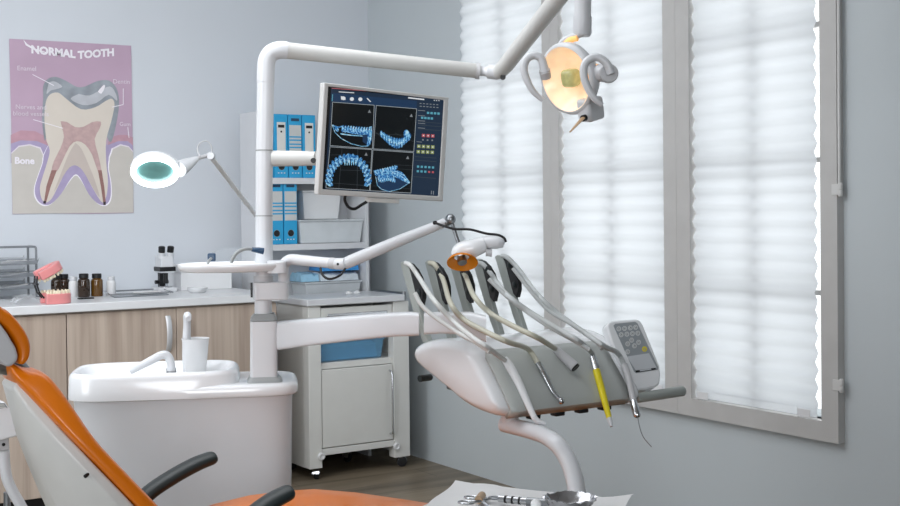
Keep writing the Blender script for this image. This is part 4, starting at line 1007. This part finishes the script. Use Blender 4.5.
# whip holders
WX = [0]*5
wx0 = onx(427, 340, 1.0).x
XW0 = CX0+.008
WSP = (ony(475, 262, onx(403, 262, XW0).y).x-XW0)/3.0
blade = [(399.8, 263), (402, 261.3), (406.2, 262), (409, 268), (413, 285), (418, 306), (423, 325), (428, 342), (422.8, 343), (417, 326), (409, 297)]
hous = [(406, 262.3), (410, 264), (414.5, 269), (419, 277), (422, 288), (422.3, 298), (420.5, 306.5), (417.2, 302), (413, 284), (409.5, 269)]
wp = MB(); wp.prism([onx(x, y, XW0) for x, y in blade], (.016, 0, 0)); whip = wp.build('whip_holder', WHIPG, CO, bevel=.003)
hp_ = MB(); hp_.prism([onx(x, y, XW0+.001) for x, y in hous], (.014, 0, 0)); hp_.build('roller_housing', BLACK, whip, bevel=.002)
for (x, y, r) in ((413, 272, .009), (418, 293, .010)):
    MB().lathe(onx(x, y, XW0-.001), [(r*.4, -.002), (r, 0), (r*.7, .008), (r, .016)], (1, 0, 0), n=18).build('roller', DARKG, whip)
for k in range(1, 5):
    dup(whip, V((WSP*k, 0, 0.008 if k == 4 else 0)), parent=CO)
# keypad
def kd(py): return 2.985-(py-320)*.0007
KO = thing('x', None, None) if False else None
kn_ = None
ka, kb, kc_ = at(607, 322, 3.24), at(641, 320, 3.28), at(634, 390, 3.18)
kn_ = (kb-ka).cross(kc_-ka).normalized()
if kn_.dot(fw) > 0: kn_ = -kn_
def kp(px, py, h=0): return onpl(px, py, ka, kn_)+kn_*h
out = [(606.5, 326), (608.5, 322), (613, 320.3), (636, 318.8), (640.5, 320), (643.5, 325), (660, 366), (661, 375), (660, 384), (655, 387.5), (645, 389.5), (632, 390), (627, 383), (612, 343)]
kb_ = MB(); kb_.prism([kp(x, y) for x, y in out], -kn_*.032); keyp = kb_.build('control_panel', GLOSS, CO, bevel=.006, seg=4)
kf = MB()
KG = mat('keypad_grey', (150, 156, 160), .4); KL = mat('keypad_light', (196, 200, 204), .4); KW = mat('key_white', (214, 216, 216), .4)
def z5(x, y): return (590+x/5.06, 310+y/5.06)
def kpoly(m, pts, h): kf.mat(m).poly([kp(*z5(x, y), h) for x, y in pts])
kpoly(KG, [(118, 80), (128, 70), (228, 60), (240, 68), (345, 290), (343, 302), (232, 320), (222, 312)], .0004)
kpoly(KL, [(186, 236), (298, 219), (336, 292), (234, 310)], .0007)
kpoly(BLACK, [(228, 307), (330, 293), (333, 301), (232, 317)], .0009); kpoly(KL, [(250, 305), (308, 297), (310, 302), (252, 311)], .0011)
keys = [(145, 96), (174, 94), (203, 91), (230, 88), (157, 126), (186, 123), (214, 120), (241, 118), (210, 153), (190, 172), (245, 164), (224, 182), (190, 212)]
def sqk(m, x, y, r, h):
    kpoly(m, [(x+r*1.05*c*(.9 if abs(c*s) > .3 else 1), y+r*s) for c, s in [(math.cos(PI/8+i*PI/4), math.sin(PI/8+i*PI/4)) for i in range(8)]], h)
for x, y in keys: sqk(KW, x, y, 13, .0009)
rk = random.Random(2)
for x, y in keys:
    sqk(KG, x, y, 9, .0012); sqk(KW, x+rk.uniform(-1, 1), y, 6.5, .0015); kpoly(BLACK, [(x-3, y+3), (x+4, y+2), (x+1, y-4)], .0018)
sqk(YELLOW, 275, 198, 14, .0009); sqk(KG, 275, 199, 7, .0012); sqk(YELLOW, 275, 199, 4, .0015)
kf.build('key_face', None, keyp, recalc=False)
# bracket from the shell to the keypad, and the handle bar
MB().tube([kp(634, 376, -.02), V((CX1-.02, pc.y+.0, pc.z+.01))], .014, 14).build('panel_bracket', GLOSS, CO)
h0_ = ony(636, 398, onx(502, 406, CX0).y+.005); h1_ = ony(683.5, 391, h0_.y)
hbm = MB(); hbm.tube([h0_, h0_+V((.004, 0, 0)), h1_-V((.004, 0, 0)), h1_], [.011, .0135, .0135, .011], 20); hbm.build('handle_bar', WHIPG, CO)
MB().lathe(h0_-V((.001, 0, 0)), [(.005, 0), (.005, -.002)], (1, 0, 0), n=12).build('handle_screw', GREY, CO)
MB().tube([h0_+V((.0, .003, 0)), V((CX1-.04, h0_.y+.03, h0_.z+.02))], .012, 12).build('handle_bracket', GLOSS, CO)
# rear arm joining the swing beam
ra = MB(); ra.loft([beamring(424, 313, 334, 3.10, .05), beamring(440, 312, 333, 3.06, .05), beamring(470, 312, 334, 3.0, .05), beamring(486, 316, 342, 2.97, .05)]); ra.build('rear_arm', WHITE, CO, ang=40)
# curved support below
sa = [(504, 424, 3.03), (514, 426.5, 3.0), (528, 430, 2.95), (543, 435, 2.90), (556, 443, 2.85), (566, 456, 2.83), (573, 473, 2.81), (577, 493, 2.79), (578, 520, 2.77), (578, 600, 2.77), (578, 735, 2.77)]
sa = [at(*p) for p in sa]; sa[-1].z = .03
MB().tube(sa, [.0195]*4+[.0205]*4+[.022]*3, 20, smooth=5).build('support_column', WHITE, CO)
b_ = sa[-1]
m0 = at(510, 425.5, 3.015)
MB().tube([m0, V((m0.x, m0.y, pc.z-.01))], .021, 18).build('support_mount', WHITE, CO)
MB().lathe((b_.x, b_.y, 0), [(.16, 0), (.16, .02), (.15, .03), (.04, .05), (.03, .06)], n=32).build('floor_base', WHITE, CO)

# handpieces: hose from holder over the console top to the front
def D_(i, n): return 0
def hose(pts): return [at(*p) for p in pts]
PO = fpp(2, CX0, .006); PN = (fpp(6, CX0).__sub__(fpp(1, CX0))).cross(V((1, 0, 0))).normalized()
if PN.dot(fw) > 0: PN = -PN
def fpx(px, py, h): return onpl(px, py, PO, PN)+PN*h
wd = [0]*5
def wt(i, px, py): return onx(px, py, XW0-.0045+WSP*i)
g = 'hand instruments hung over the console'
def hpiece(name, label, cat): 
    return thing(name, label, cat, (0, 0, 0), g)
# 1 white
H1 = thing('handpiece', 'all-white handpiece nearest the console end cap, tip hanging lowest left', 'handpiece', fpx(503, 363, .012), g)
MB().tube([wt(0, 405.5, 263), wt(0, 411, 266), wt(0, 420, 279), at(433, 299, 2.99), at(452, 320, 2.96), at(470, 335.5, 2.90), at(488, 348, 2.86), fpx(503, 364, .014)], .0062, 12, smooth=6).build('hose', HOSEW, H1)
MB().tube([fpx(502, 362, .014), fpx(507, 370, .015), fpx(516, 387, .016), fpx(525, 407, .015), fpx(532, 423, .016)], [.009, .0115, .0105, .0085, .007], 16, smooth=4).build('body', GLOSS, H1)
MB().tube([fpx(531, 421, .016), fpx(534, 425, .017), fpx(541, 429.5, .024)], [.0075, .0075, .0035], 12).build('nozzle', WHITE, H1)
# 2 steel
H2 = thing('handpiece', 'slim steel handpiece with a round head resting on the grey panel, second along', 'handpiece', fpx(537, 368, .012), g)
MB().tube([wt(1, 429.5, 263), wt(1, 435, 265), wt(1, 443, 279), at(450, 302, 3.015), at(463, 319, 2.985), at(485, 331.5, 2.935), at(508, 342, 2.895), fpx(525, 352, .014), fpx(536, 367, .013)], .0066, 12, smooth=6).build('hose', HOSEB, H2)
MB().tube([fpx(535.5, 366, .013), fpx(541, 376, .013), fpx(550, 393, .012), fpx(557, 402, .012)], [.0075, .008, .006, .0055], 14, smooth=4).build('body', STEEL, H2)
MB().ell(fpx(558.5, 404, .014), .0085, .0085, .0085, n=14).build('head', STEEL, H2)
# 3 empty coupling
H3 = thing('hose_coupling', 'grey hose ending in an open black-mouthed coupling on the grey panel', 'coupling', fpx(557, 358, .012), g)
MB().tube([wt(2, 453.5, 263), wt(2, 459, 265.5), wt(2, 466, 277), at(474, 296, 3.050), at(490, 313, 3.010), at(515, 327, 2.960), at(538, 338, 2.930), fpx(553, 352, .014)], .0066, 12, smooth=6).build('hose', HOSEB, H3)
MB().tube([fpx(551, 350, .014), fpx(557, 357, .016), fpx(566, 366, .018), fpx(571, 371.5, .020)], [.008, .0105, .0125, .0135], 16).build('coupling_body', LGREY, H3)
MB().tube([fpx(570.6, 371, .020), fpx(572, 372.8, .0206)], .0115, 16).build('open_mouth', BLACK, H3)
# 4 yellow
H4 = thing('handpiece', 'yellow handpiece with white tip hanging below the console edge', 'handpiece', fpx(594, 374, .012), g)
MB().tube([wt(3, 477.5, 263), wt(3, 483, 264.5), wt(3, 492, 275), at(505, 293, 3.095), at(530, 312, 3.055), at(560, 330, 3.005), at(580, 342, 2.975), fpx(589, 356, .014), fpx(592, 368, .013)], .0066, 12, smooth=6).build('hose', HOSEG, H4)
MB().tube([fpx(590.5, 360, .013), fpx(594, 374.5, .014)], [.0085, .009], 14).build('collar', STEEL, H4)
MB().tube([fpx(593.7, 373.5, .014), fpx(600, 397, .014), fpx(606.5, 421.5, .014)], [.0095, .009, .007], 16).build('body', YELLOW, H4)
MB().tube([fpx(606.3, 420.5, .014), fpx(607.5, 425, .014), fpx(608.5, 429.5, .014)], [.0072, .006, .0035], 12).build('tip', WHITE, H4)
# 5 silver with wire
H5 = thing('handpiece', 'silver handpiece trailing a fine wire, beside the keypad', 'handpiece', fpx(624, 370, .012), g)
MB().tube([wt(4, 502, 256), wt(4, 508, 258), wt(4, 520, 271), at(537, 294, 3.150), at(560, 315, 3.110), at(585, 333, 3.050), at(604, 346, 3.000), fpx(615, 357, .016), fpx(622, 370, .014)], .0066, 12, smooth=6).build('hose', HOSEG, H5)
MB().tube([fpx(621.5, 368, .014), fpx(626, 382, .014), fpx(631, 405, .014)], [.0095, .009, .008], 16).build('body', LGREY, H5)
MB().tube([fpx(630.5, 404, .014), fpx(632, 411, .015), fpx(634, 418.5, .015), fpx(634.5, 420, .015)], [.0085, .010, .0095, .006], 16).build('chuck', STEEL, H5)
MB().tube([fpx(634.4, 419, .015), fpx(637, 430, .013), fpx(641, 440, .012), fpx(649, 449.5, .012)], .0011, 6, smooth=4).build('wire', STEELD, H5)
# extra hose loops returning under the holders
for i, pts in enumerate(([(415, 293, 2.99), (425, 309, 2.97), (455, 331, 2.93), (475, 342, 2.89), (490, 352, 2.86)],
                         [(489, 279, 3.1), (510, 299, 3.08), (545, 324, 3.03), (575, 341, 2.99), (590, 350, 2.975)],
                         [(513, 268, 3.15), (545, 307, 3.12), (575, 326, 3.07), (596, 341, 3.02), (602, 349, 3.0)])):
    MB().tube([at(*p) for p in pts], .0055, 10, smooth=6).build('hose_loop', [HOSEW, HOSEG, HOSEG][i], [H1, H4, H5][i])

# ------------------------------------------------------------------ patient chair
YN, YFAR = 2.27, 2.73
PC_ = thing('patient_chair', 'orange upholstered dental patient chair with white shell, reclined in the foreground', 'dental chair', (1.2, 2.5, 0))
def near(pts, y=YN): return [ony(px, py, y) for px, py in pts]
def slab(pts, y0, y1, name, m, bev, par=PC_, seg=5, sm=0):
    P = near(pts, y0)
    if sm: P, _ = spline(P+[P[0]], [0]*(len(P)+1), sm); P = P[:-1]
    return MB().prism(P, (0, y1-y0, 0)).build(name, m, par, bevel=bev, seg=seg, limit=50 if sm else 30)
pad = [(9, 367), (16, 364.5), (30, 370.5), (45, 373.5), (58, 383), (78, 411), (102, 443), (131, 474), (160, 504), (185, 530), (170, 545), (140, 512), (126, 496), (96, 464), (61, 427), (36, 399), (17, 380)]
def pad_sections(pts, y0, y1, name, m, infl, par=PC_, n=10):
    """cushion with a domed rounded edge across its width"""
    P = near(pts, y0); c = sum(P, V((0, 0, 0)))/len(P); rings = []
    P, _ = spline(P+[P[0]], [0]*(len(P)+1), 3); P = P[:-1]
    N = len(P); nr = []
    for i in range(N):
        t = (P[(i+1) % N]-P[i-1]).normalized(); nr.append(V((t.z, 0, -t.x)))
    area = sum(P[i].x*P[(i+1) % N].z-P[(i+1) % N].x*P[i].z for i in range(N))
    sgn = 1 if area > 0 else -1
    for k, ins in ((0, infl), (.10, infl*.45), (.35, infl*.12), (1, 0)):
        rings.append([P[i]-nr[i]*sgn*ins+V((0, infl*k*1.1, 0)) for i in range(N)])
    far = [[V((p.x, y0+y1-p.y, p.z)) for p in r] for r in rings[::-1]]
    return MB().loft(rings+far).build(name, m, par, ang=60)
def cushion(st, hw, name, par=PC_):
    rings = []
    F0 = [ony(*a, 2.5-h) for (a, b), h in zip(st, hw)]; B0 = [ony(*b, 2.5-h) for (a, b), h in zip(st, hw)]
    F0, W0 = spline(F0, list(hw), 4); B0, _ = spline(B0, list(hw), 4)
    n_ = len(F0)
    for i, (f_, b_) in enumerate(zip(F0, B0)):
        c = (f_+b_)/2; h_ = (f_-b_)/2; e_ = min(i, n_-1-i); k = 1 if e_ >= 3 else (.72, .88, .96)[e_]
        rings.append([V((c.x, 2.5, c.z))+V((h_.x, 0, h_.z))*(x*k)+V((0, y*W0[i]*(.9+.1*k), 0)) for x, y in sup(1, 1, 4.5, 0, 0, 40)])
    return MB().loft(rings).build(name, ORANGE, par, ang=60)
cushion([((15, 363.5), (9, 366)), ((29, 369.5), (13, 375)), ((46, 373), (20, 384.5)), ((60, 385), (31, 397)), ((80, 412), (48, 415)), ((102, 443), (72, 440)), ((131, 474), (98, 467)), ((160, 504), (127, 498)), ((192, 537), (157, 530))], (.05, .065, .08, .095, .12, .145, .16, .17, .17), 'backrest_cushion')
cushion([((-60, 238), (-64, 256)), ((-30, 270), (-32, 289)), ((0, 303.5), (-1, 323)), ((11, 311), (5, 329)), ((21, 321.5), (10.5, 336)), ((29.5, 334), (15.5, 345)), ((33, 346), (18, 352)), ((31.5, 357.5), (18.5, 358.5)), ((26, 365), (17.5, 364))], (.11,)*9, 'headrest_cushion')
slab([(-62, 257), (-30, 291), (0, 323), (8, 334), (16, 347.5), (19, 357), (16, 364), (8, 368), (-25, 340), (-68, 275)], 2.385, 2.615, 'headrest_shell', LGREY, .008)
SHW = mat('chair_shell_white', (205, 205, 202), .35)
hull = MB(); rings = []
HS_ = [((17, 382), (13, 387), (10, 389), .05), ((36, 401), (29, 409), (17, 414), .08), ((61, 429), (53, 437.5), (27, 442), .115), ((96, 466), (88, 474.5), (41, 473), .145), ((128, 499), (120, 508), (58, 511), .16), ((170, 545), (161, 555), (85, 577), .165)]
for r_, l_, k_, h in HS_:
    a = ony(*r_, 2.5-h+.004); b = ony(*l_, 2.5-h+.002); c = ony(*k_, 2.5-h*.35)
    m1 = b*.45+c*.55; m1 = V((m1.x, 2.5-h*.80, m1.z))
    half = [a, b, m1, c]
    rings.append(half+[V((p.x, 5.0-p.y, p.z)) for p in half[::-1]])
hull.loft(rings).build('backrest_shell', SHW, PC_, bevel=.004, ang=35)
sc0 = ony(85, 476.5, 2.5-.145)
MB().lathe(sc0, [(.003, -.02), (.0038, 0), (.002, .0012)], (-.75, -.5, -.3), n=12).build('screw_hole', BLACK, PC_)
MB().tube([ony(-6, 362, 2.5), ony(14, 366, 2.5), ony(30, 385, 2.5)], .022, 12).build('headrest_bar', STEELD, PC_)
# armrests
def armrest(cpx, y, top):
    P = [ony(px, py, y) for px, py in cpx]
    return MB().tube(P, [.012, .0155, .0165, .0165, .0165, .0165][:len(P)], 20, flat=((0, 1, 0), 1.7), smooth=5).build('armrest', DARKG, PC_, ang=60)
armrest([(214.5, 457), (210, 458.5), (195, 464.5), (174, 476), (150, 492), (130, 512)], 2.71, 0)
armrest([(291, 491.5), (287, 493), (272, 501), (255, 513), (235, 530), (215, 548)], 2.29, 0)
for y in (2.71, 2.29):
    P = ony(225 if y < 2.5 else 140, 540 if y < 2.5 else 505, y)
    MB().tube([P, V((P.x+.02, y, .50))], .018, 12).build('armrest_post', LGREY, PC_)
# seat
st_ = [(172, 512), (205, 500), (240, 491.5), (275, 487), (305, 485.3), (345, 488.5), (400, 496.5), (470, 508), (560, 524)]
top = [ony(px, py, YFAR) for px, py in st_]
bot = [V((p.x, p.y, p.z-.09)) for p in top[::-1]]
rows = []
for k, (fy, dz) in enumerate(((0, -.05), (.012, -.02), (.05, -.004), (.14, -.004), (.23, -.010), (.32, -.004), (.41, -.004), (.448, -.02), (.46, -.05))):
    rows.append([V((p.x, YFAR-fy, p.z+dz+.004)) for p in top] + [V((p.x, YFAR-min(max(fy, .02), .44), p.z-.10)) for p in top[::-1]])
MB().loft(rows).build('seat_cushion', ORANGE, PC_, ang=60)
a0, a1 = top[0], top[-1]
MB().loft([[V((p.x, y, p.z-.105)) for p in top]+[V((p.x, y, min(p.z-.16, .46))) for p in top[::-1]] for y in (YN+.03, YFAR-.03)]).build('seat_base', SHW, PC_, bevel=.01)
MB().loft([[V((x, y, z)) for x, y in ((1.05, 2.36), (1.45, 2.36), (1.45, 2.64), (1.05, 2.64))] for z in (.03, .2, .46)]).build('pedestal', WHITE, PC_, bevel=.03)
MB().box((.8, 2.28, 0), (1.6, 2.72, .035)).build('floor_plate', WHITE, PC_, bevel=.01)
# hinge bracket from seat to backrest
MB().prism(near([(120, 500), (170, 530), (230, 560), (150, 600), (90, 560)], 2.45), (0, .1, 0)).build('recline_bracket', DARKG, PC_)

# assistant holder stand at far left
HS = thing('instrument_holder_stand', 'white rounded holder head on a curved white tube at the left photo edge', 'stand', V((ony(10, 430, 2.95).x, 2.95, 0)))
YH = 2.93
slab([(-45, 398), (5, 402), (11, 410), (20.5, 432), (19, 436), (2, 440.5), (-45, 444)], YH, YH+.12, 'holder_head', GLOSS, .012, HS)
lb = MB().mat(KG).poly(near([(-6, 402.5), (4.5, 403), (7.5, 407.5), (-3, 409)], YH-.0006))
for k in range(3): lb.mat(LABELW).poly(near([(-3, 403.6+k*1.7), (4+k*.9, 404+k*1.5), (4.4+k*.9, 404.8+k*1.5), (-3, 404.4+k*1.7)], YH-.0012))
lb.build('vent_label', None, HS, recalc=False)
slab([(-8, 438), (9, 437), (10, 450), (-8, 453)], YH+.03, YH+.08, 'bracket', LGREY, .004, HS)
MB().lathe(ony(3.5, 444.5, YH+.029), [(.004, 0), (.004, -.002)], (0, 1, 0), n=10).build('bracket_bolt', BLACK, HS)
P = [ony(4, 450, YH+.055), ony(4.5, 462, YH+.055), ony(7, 478, YH+.055), ony(13, 492, YH+.055), ony(22, 508, YH+.055), ony(40, 545, YH+.055)]
P.append(V((P[-1].x+.04, YH+.055, .03)))
MB().tube(P, .0125, 14, smooth=5).build('curved_tube', WHITE, HS)
MB().tube([ony(7, 492, YH+.1), ony(7, 530, YH+.1), V((ony(7, 530, YH+.1).x, YH+.1, .02))], .008, 10).build('rear_tube', STEELD, HS)
MB().lathe((P[-1].x-.03, YH+.07, 0), [(.13, 0), (.13, .015), (.11, .03), (.03, .035)], n=28).build('floor_base', DARKG, HS)

# ------------------------------------------------------------------ instrument tray in front
ZTR = .80
c1, c2, c3 = onz(456, 482.8, ZTR), onz(631, 499.5, ZTR), onz(424, 508, ZTR)
ex = (c2-c1).normalized(); ey = V((-ex.y, ex.x, 0)); ey = -ey if ey.dot(c3-c1) < 0 else ey
LX = (c2-c1).length; LY = .24
TRY = thing('instrument_stand', 'white instrument tray table on a post in the foreground, under the paper sheet', 'tray table', c1+ex*(LX/2)+ey*(LY/2)-V((0, 0, ZTR)))
TF_ = Fr(c1, ax=ex, ay=ey, az=(0, 0, 1))
MB().box((.01, .008, -.022), (LX-.012, LY-.01, -.004), TF_).build('tray_top', WHITE, TRY, bevel=.006)
pc2 = TF_(LX/2, LY/2, 0)
MB().tube([V((pc2.x, pc2.y, ZTR-.022)), V((pc2.x, pc2.y, .03))], .02, 16).build('post', STEEL, TRY)
MB().lathe((pc2.x, pc2.y, 0), [(.17, 0), (.17, .015), (.15, .03), (.03, .04)], n=28).build('floor_base', WHITE, TRY)
rows = []
for j in range(13):
    v = j/12; row = []
    for i in range(19):
        u = i/18
        x = -.004+u*(LX+.008); y = -.006+v*(LY+.01)
        z = -.001+.0012*math.sin(7*u+3*v)+.0012*math.sin(11*u-5*v)
        if u > .85: z += .012*(u-.85)/.15*math.sin(9*v+1)
        if u < .1: z += .004*(1-u/.1)
        y += .003*math.sin(9*u)+(-.006 if i in (3, 4) and j == 0 else 0); x += .003*math.sin(8*v)
        row.append(TF_(x, y, max(z, -.0035)))
    rows.append([p+ex*(.22*LY*v*(1-i/18)) for i, p in enumerate(row)])
ps = MB().loft(rows, cap=False, closed=False).build('tray_paper', PAPER, None, recalc=False)
tag(ps, 'creased white paper sheet covering the foreground instrument tray', 'paper')
def tp(px, py, z=.003): return onz(px, py, ZTR+z)
# scissors
SC = thing('scissors', 'small steel scissors on the paper at the left of the foreground tray', 'scissors', tp(470, 500))
def flatring(o, R, r, m, name, par, sx=1.4):
    b = MB(); rs = []
    for i in range(25):
        a = 2*PI*i/24; c = ex*math.cos(a)*sx+ey*math.sin(a)
        rs.append([o+c*(R+r*math.cos(2*PI*j/8))+V((0, 0, r*math.sin(2*PI*j/8))) for j in range(8)])
    return b.loft(rs, cap=False).build(name, m, par)
flatring(tp(472, 497.5, .006), .0085, .0018, STEEL, 'finger_loop', SC); flatring(tp(466, 502.5, .006), .0085, .0018, STEEL, 'finger_loop', SC)
MB().tube([tp(476, 498, .006), tp(483, 502, .006), tp(490, 507, .005)], [.002, .003, .001], 8).build('blade', STEEL, SC)
MB().tube([tp(470, 502, .006), tp(480, 501, .006), tp(492, 498.5, .005)], [.002, .003, .001], 8).build('blade', STEEL, SC)
BR_ = thing('polishing_brush', 'tan-headed brush tip lying beside the scissors on the tray', 'brush', tp(480, 497))
MB().tube([tp(478.5, 500, .008), tp(482, 495.5, .008)], [.0062, .0068], 12).build('brush_head', TAN, BR_)
MB().tube([tp(482.5, 497, .006), tp(487, 498, .005)], [.003, .0015], 8).build('shank', STEEL, BR_)
# syringe
SY = thing('syringe', 'steel cartridge syringe with ring handle lying across the tray paper', 'syringe', tp(515, 500))
MB().tube([tp(499, 498.6, .009), tp(528, 501.6, .009)], .0055, 12).build('barrel', STEEL, SY)
MB().tube([tp(527, 501.5, .009), tp(547, 503.5, .009)], [.007, .0075], 12).build('grip', STEELD, SY)
flatring(tp(495.5, 498, .008), .007, .002, STEELD, 'thumb_ring', SY)
for k in range(3): MB().tube([tp(505+k*7, 499.2+k*.7, .009), tp(507+k*7, 499.4+k*.7, .009)], .0062, 12).build('barrel_band', BLACK, SY)
tag(MB().ell(tp(536, 504.3, .014), .0085, .0085, .0085, n=16).build('cotton_ball', mat('cotton', (245, 245, 245), .8)), 'round white cotton ball on the syringe grip', 'cotton ball')
# metal bowl with crumpled rim
bc_ = tp(570, 511, .002)
FOIL = mat('dented_steel', (200, 201, 204), .22, metal=1, bump=1.0, bscale=70); bw = MB(); rs = []; rnd = random.Random(4)
for r, z, am in ((.004, .003, 0), (.026, .004, 0), (.034, .014, .0008), (.0395, .026, .0015), (.0415, .030, .002), (.0395, .030, .002), (.033, .018, .002), (.024, .008, .002), (.003, .007, 0)):
    rs.append([bc_+ex*math.cos(2*PI*j/36)*(r*1.0+rnd.uniform(-am, am))+ey*math.sin(2*PI*j/36)*(r*.9+rnd.uniform(-am, am))+V((0, 0, z*.72+rnd.uniform(-am, am))) for j in range(36)])
tag(bw.loft(rs).build('metal_bowl', FOIL, None, ang=25), 'shiny dented steel bowl at the right end of the foreground tray', 'bowl')

# ------------------------------------------------------------------ light
wd_ = bpy.data.worlds.new('world'); sc.world = wd_; wd_.use_nodes = True
nt = wd_.node_tree; bg = nt.nodes['Background']
bg.inputs['Color'].default_value = (.955, .985, 1, 1); bg.inputs['Strength'].default_value = 1.95
def area(name, loc, to, sx, sy, power, col=(1, 1, 1), spread=180):
    l = bpy.data.lights.new(name, 'AREA'); l.shape = 'RECTANGLE'; l.size = sx; l.size_y = sy; l.energy = power; l.color = col; l.spread = math.radians(spread)
    o = bpy.data.objects.new(name, l); COL.objects.link(o); o.location = loc
    o.rotation_euler = (V(to)-V(loc)).to_track_quat('-Z', 'Y').to_euler(); return o
area('ceiling_fill', (.5, 3.5, ZC-.03), (.5, 3.6, 0), 3.4, 2.8, 58, (.94, .965, 1))  # added soft fill just under the ceiling, out of view
area('back_wall_fill', (.2, 3.55, ZC-.12), (1.9, YB, 1.0), 2.8, .5, 35, (.93, .955, 1))  # added out of view to brighten the back wall evenly
area('front_fill', (-.9, YF+.1, 1.7), (.8, 5.6, 1.2), 3.0, 1.8, 56, (.93, .96, 1), 95)  # added fill from behind the camera for front-facing surfaces
area('left_fill', (XL+.05, 2.8, 1.6), (2.5, 4.9, 1.2), 2.2, 1.8, 26, (.93, .97, 1), 95)  # added fill beside the left wall, which has no window opening
sc.view_settings.view_transform = 'Standard'; sc.view_settings.look = 'None'
sc.cycles.max_bounces = 8; sc.cycles.diffuse_bounces = 5; sc.cycles.transparent_max_bounces = 12
sc.cycles.sample_clamp_indirect = 6; sc.cycles.caustics_reflective = False; sc.cycles.caustics_refractive = False
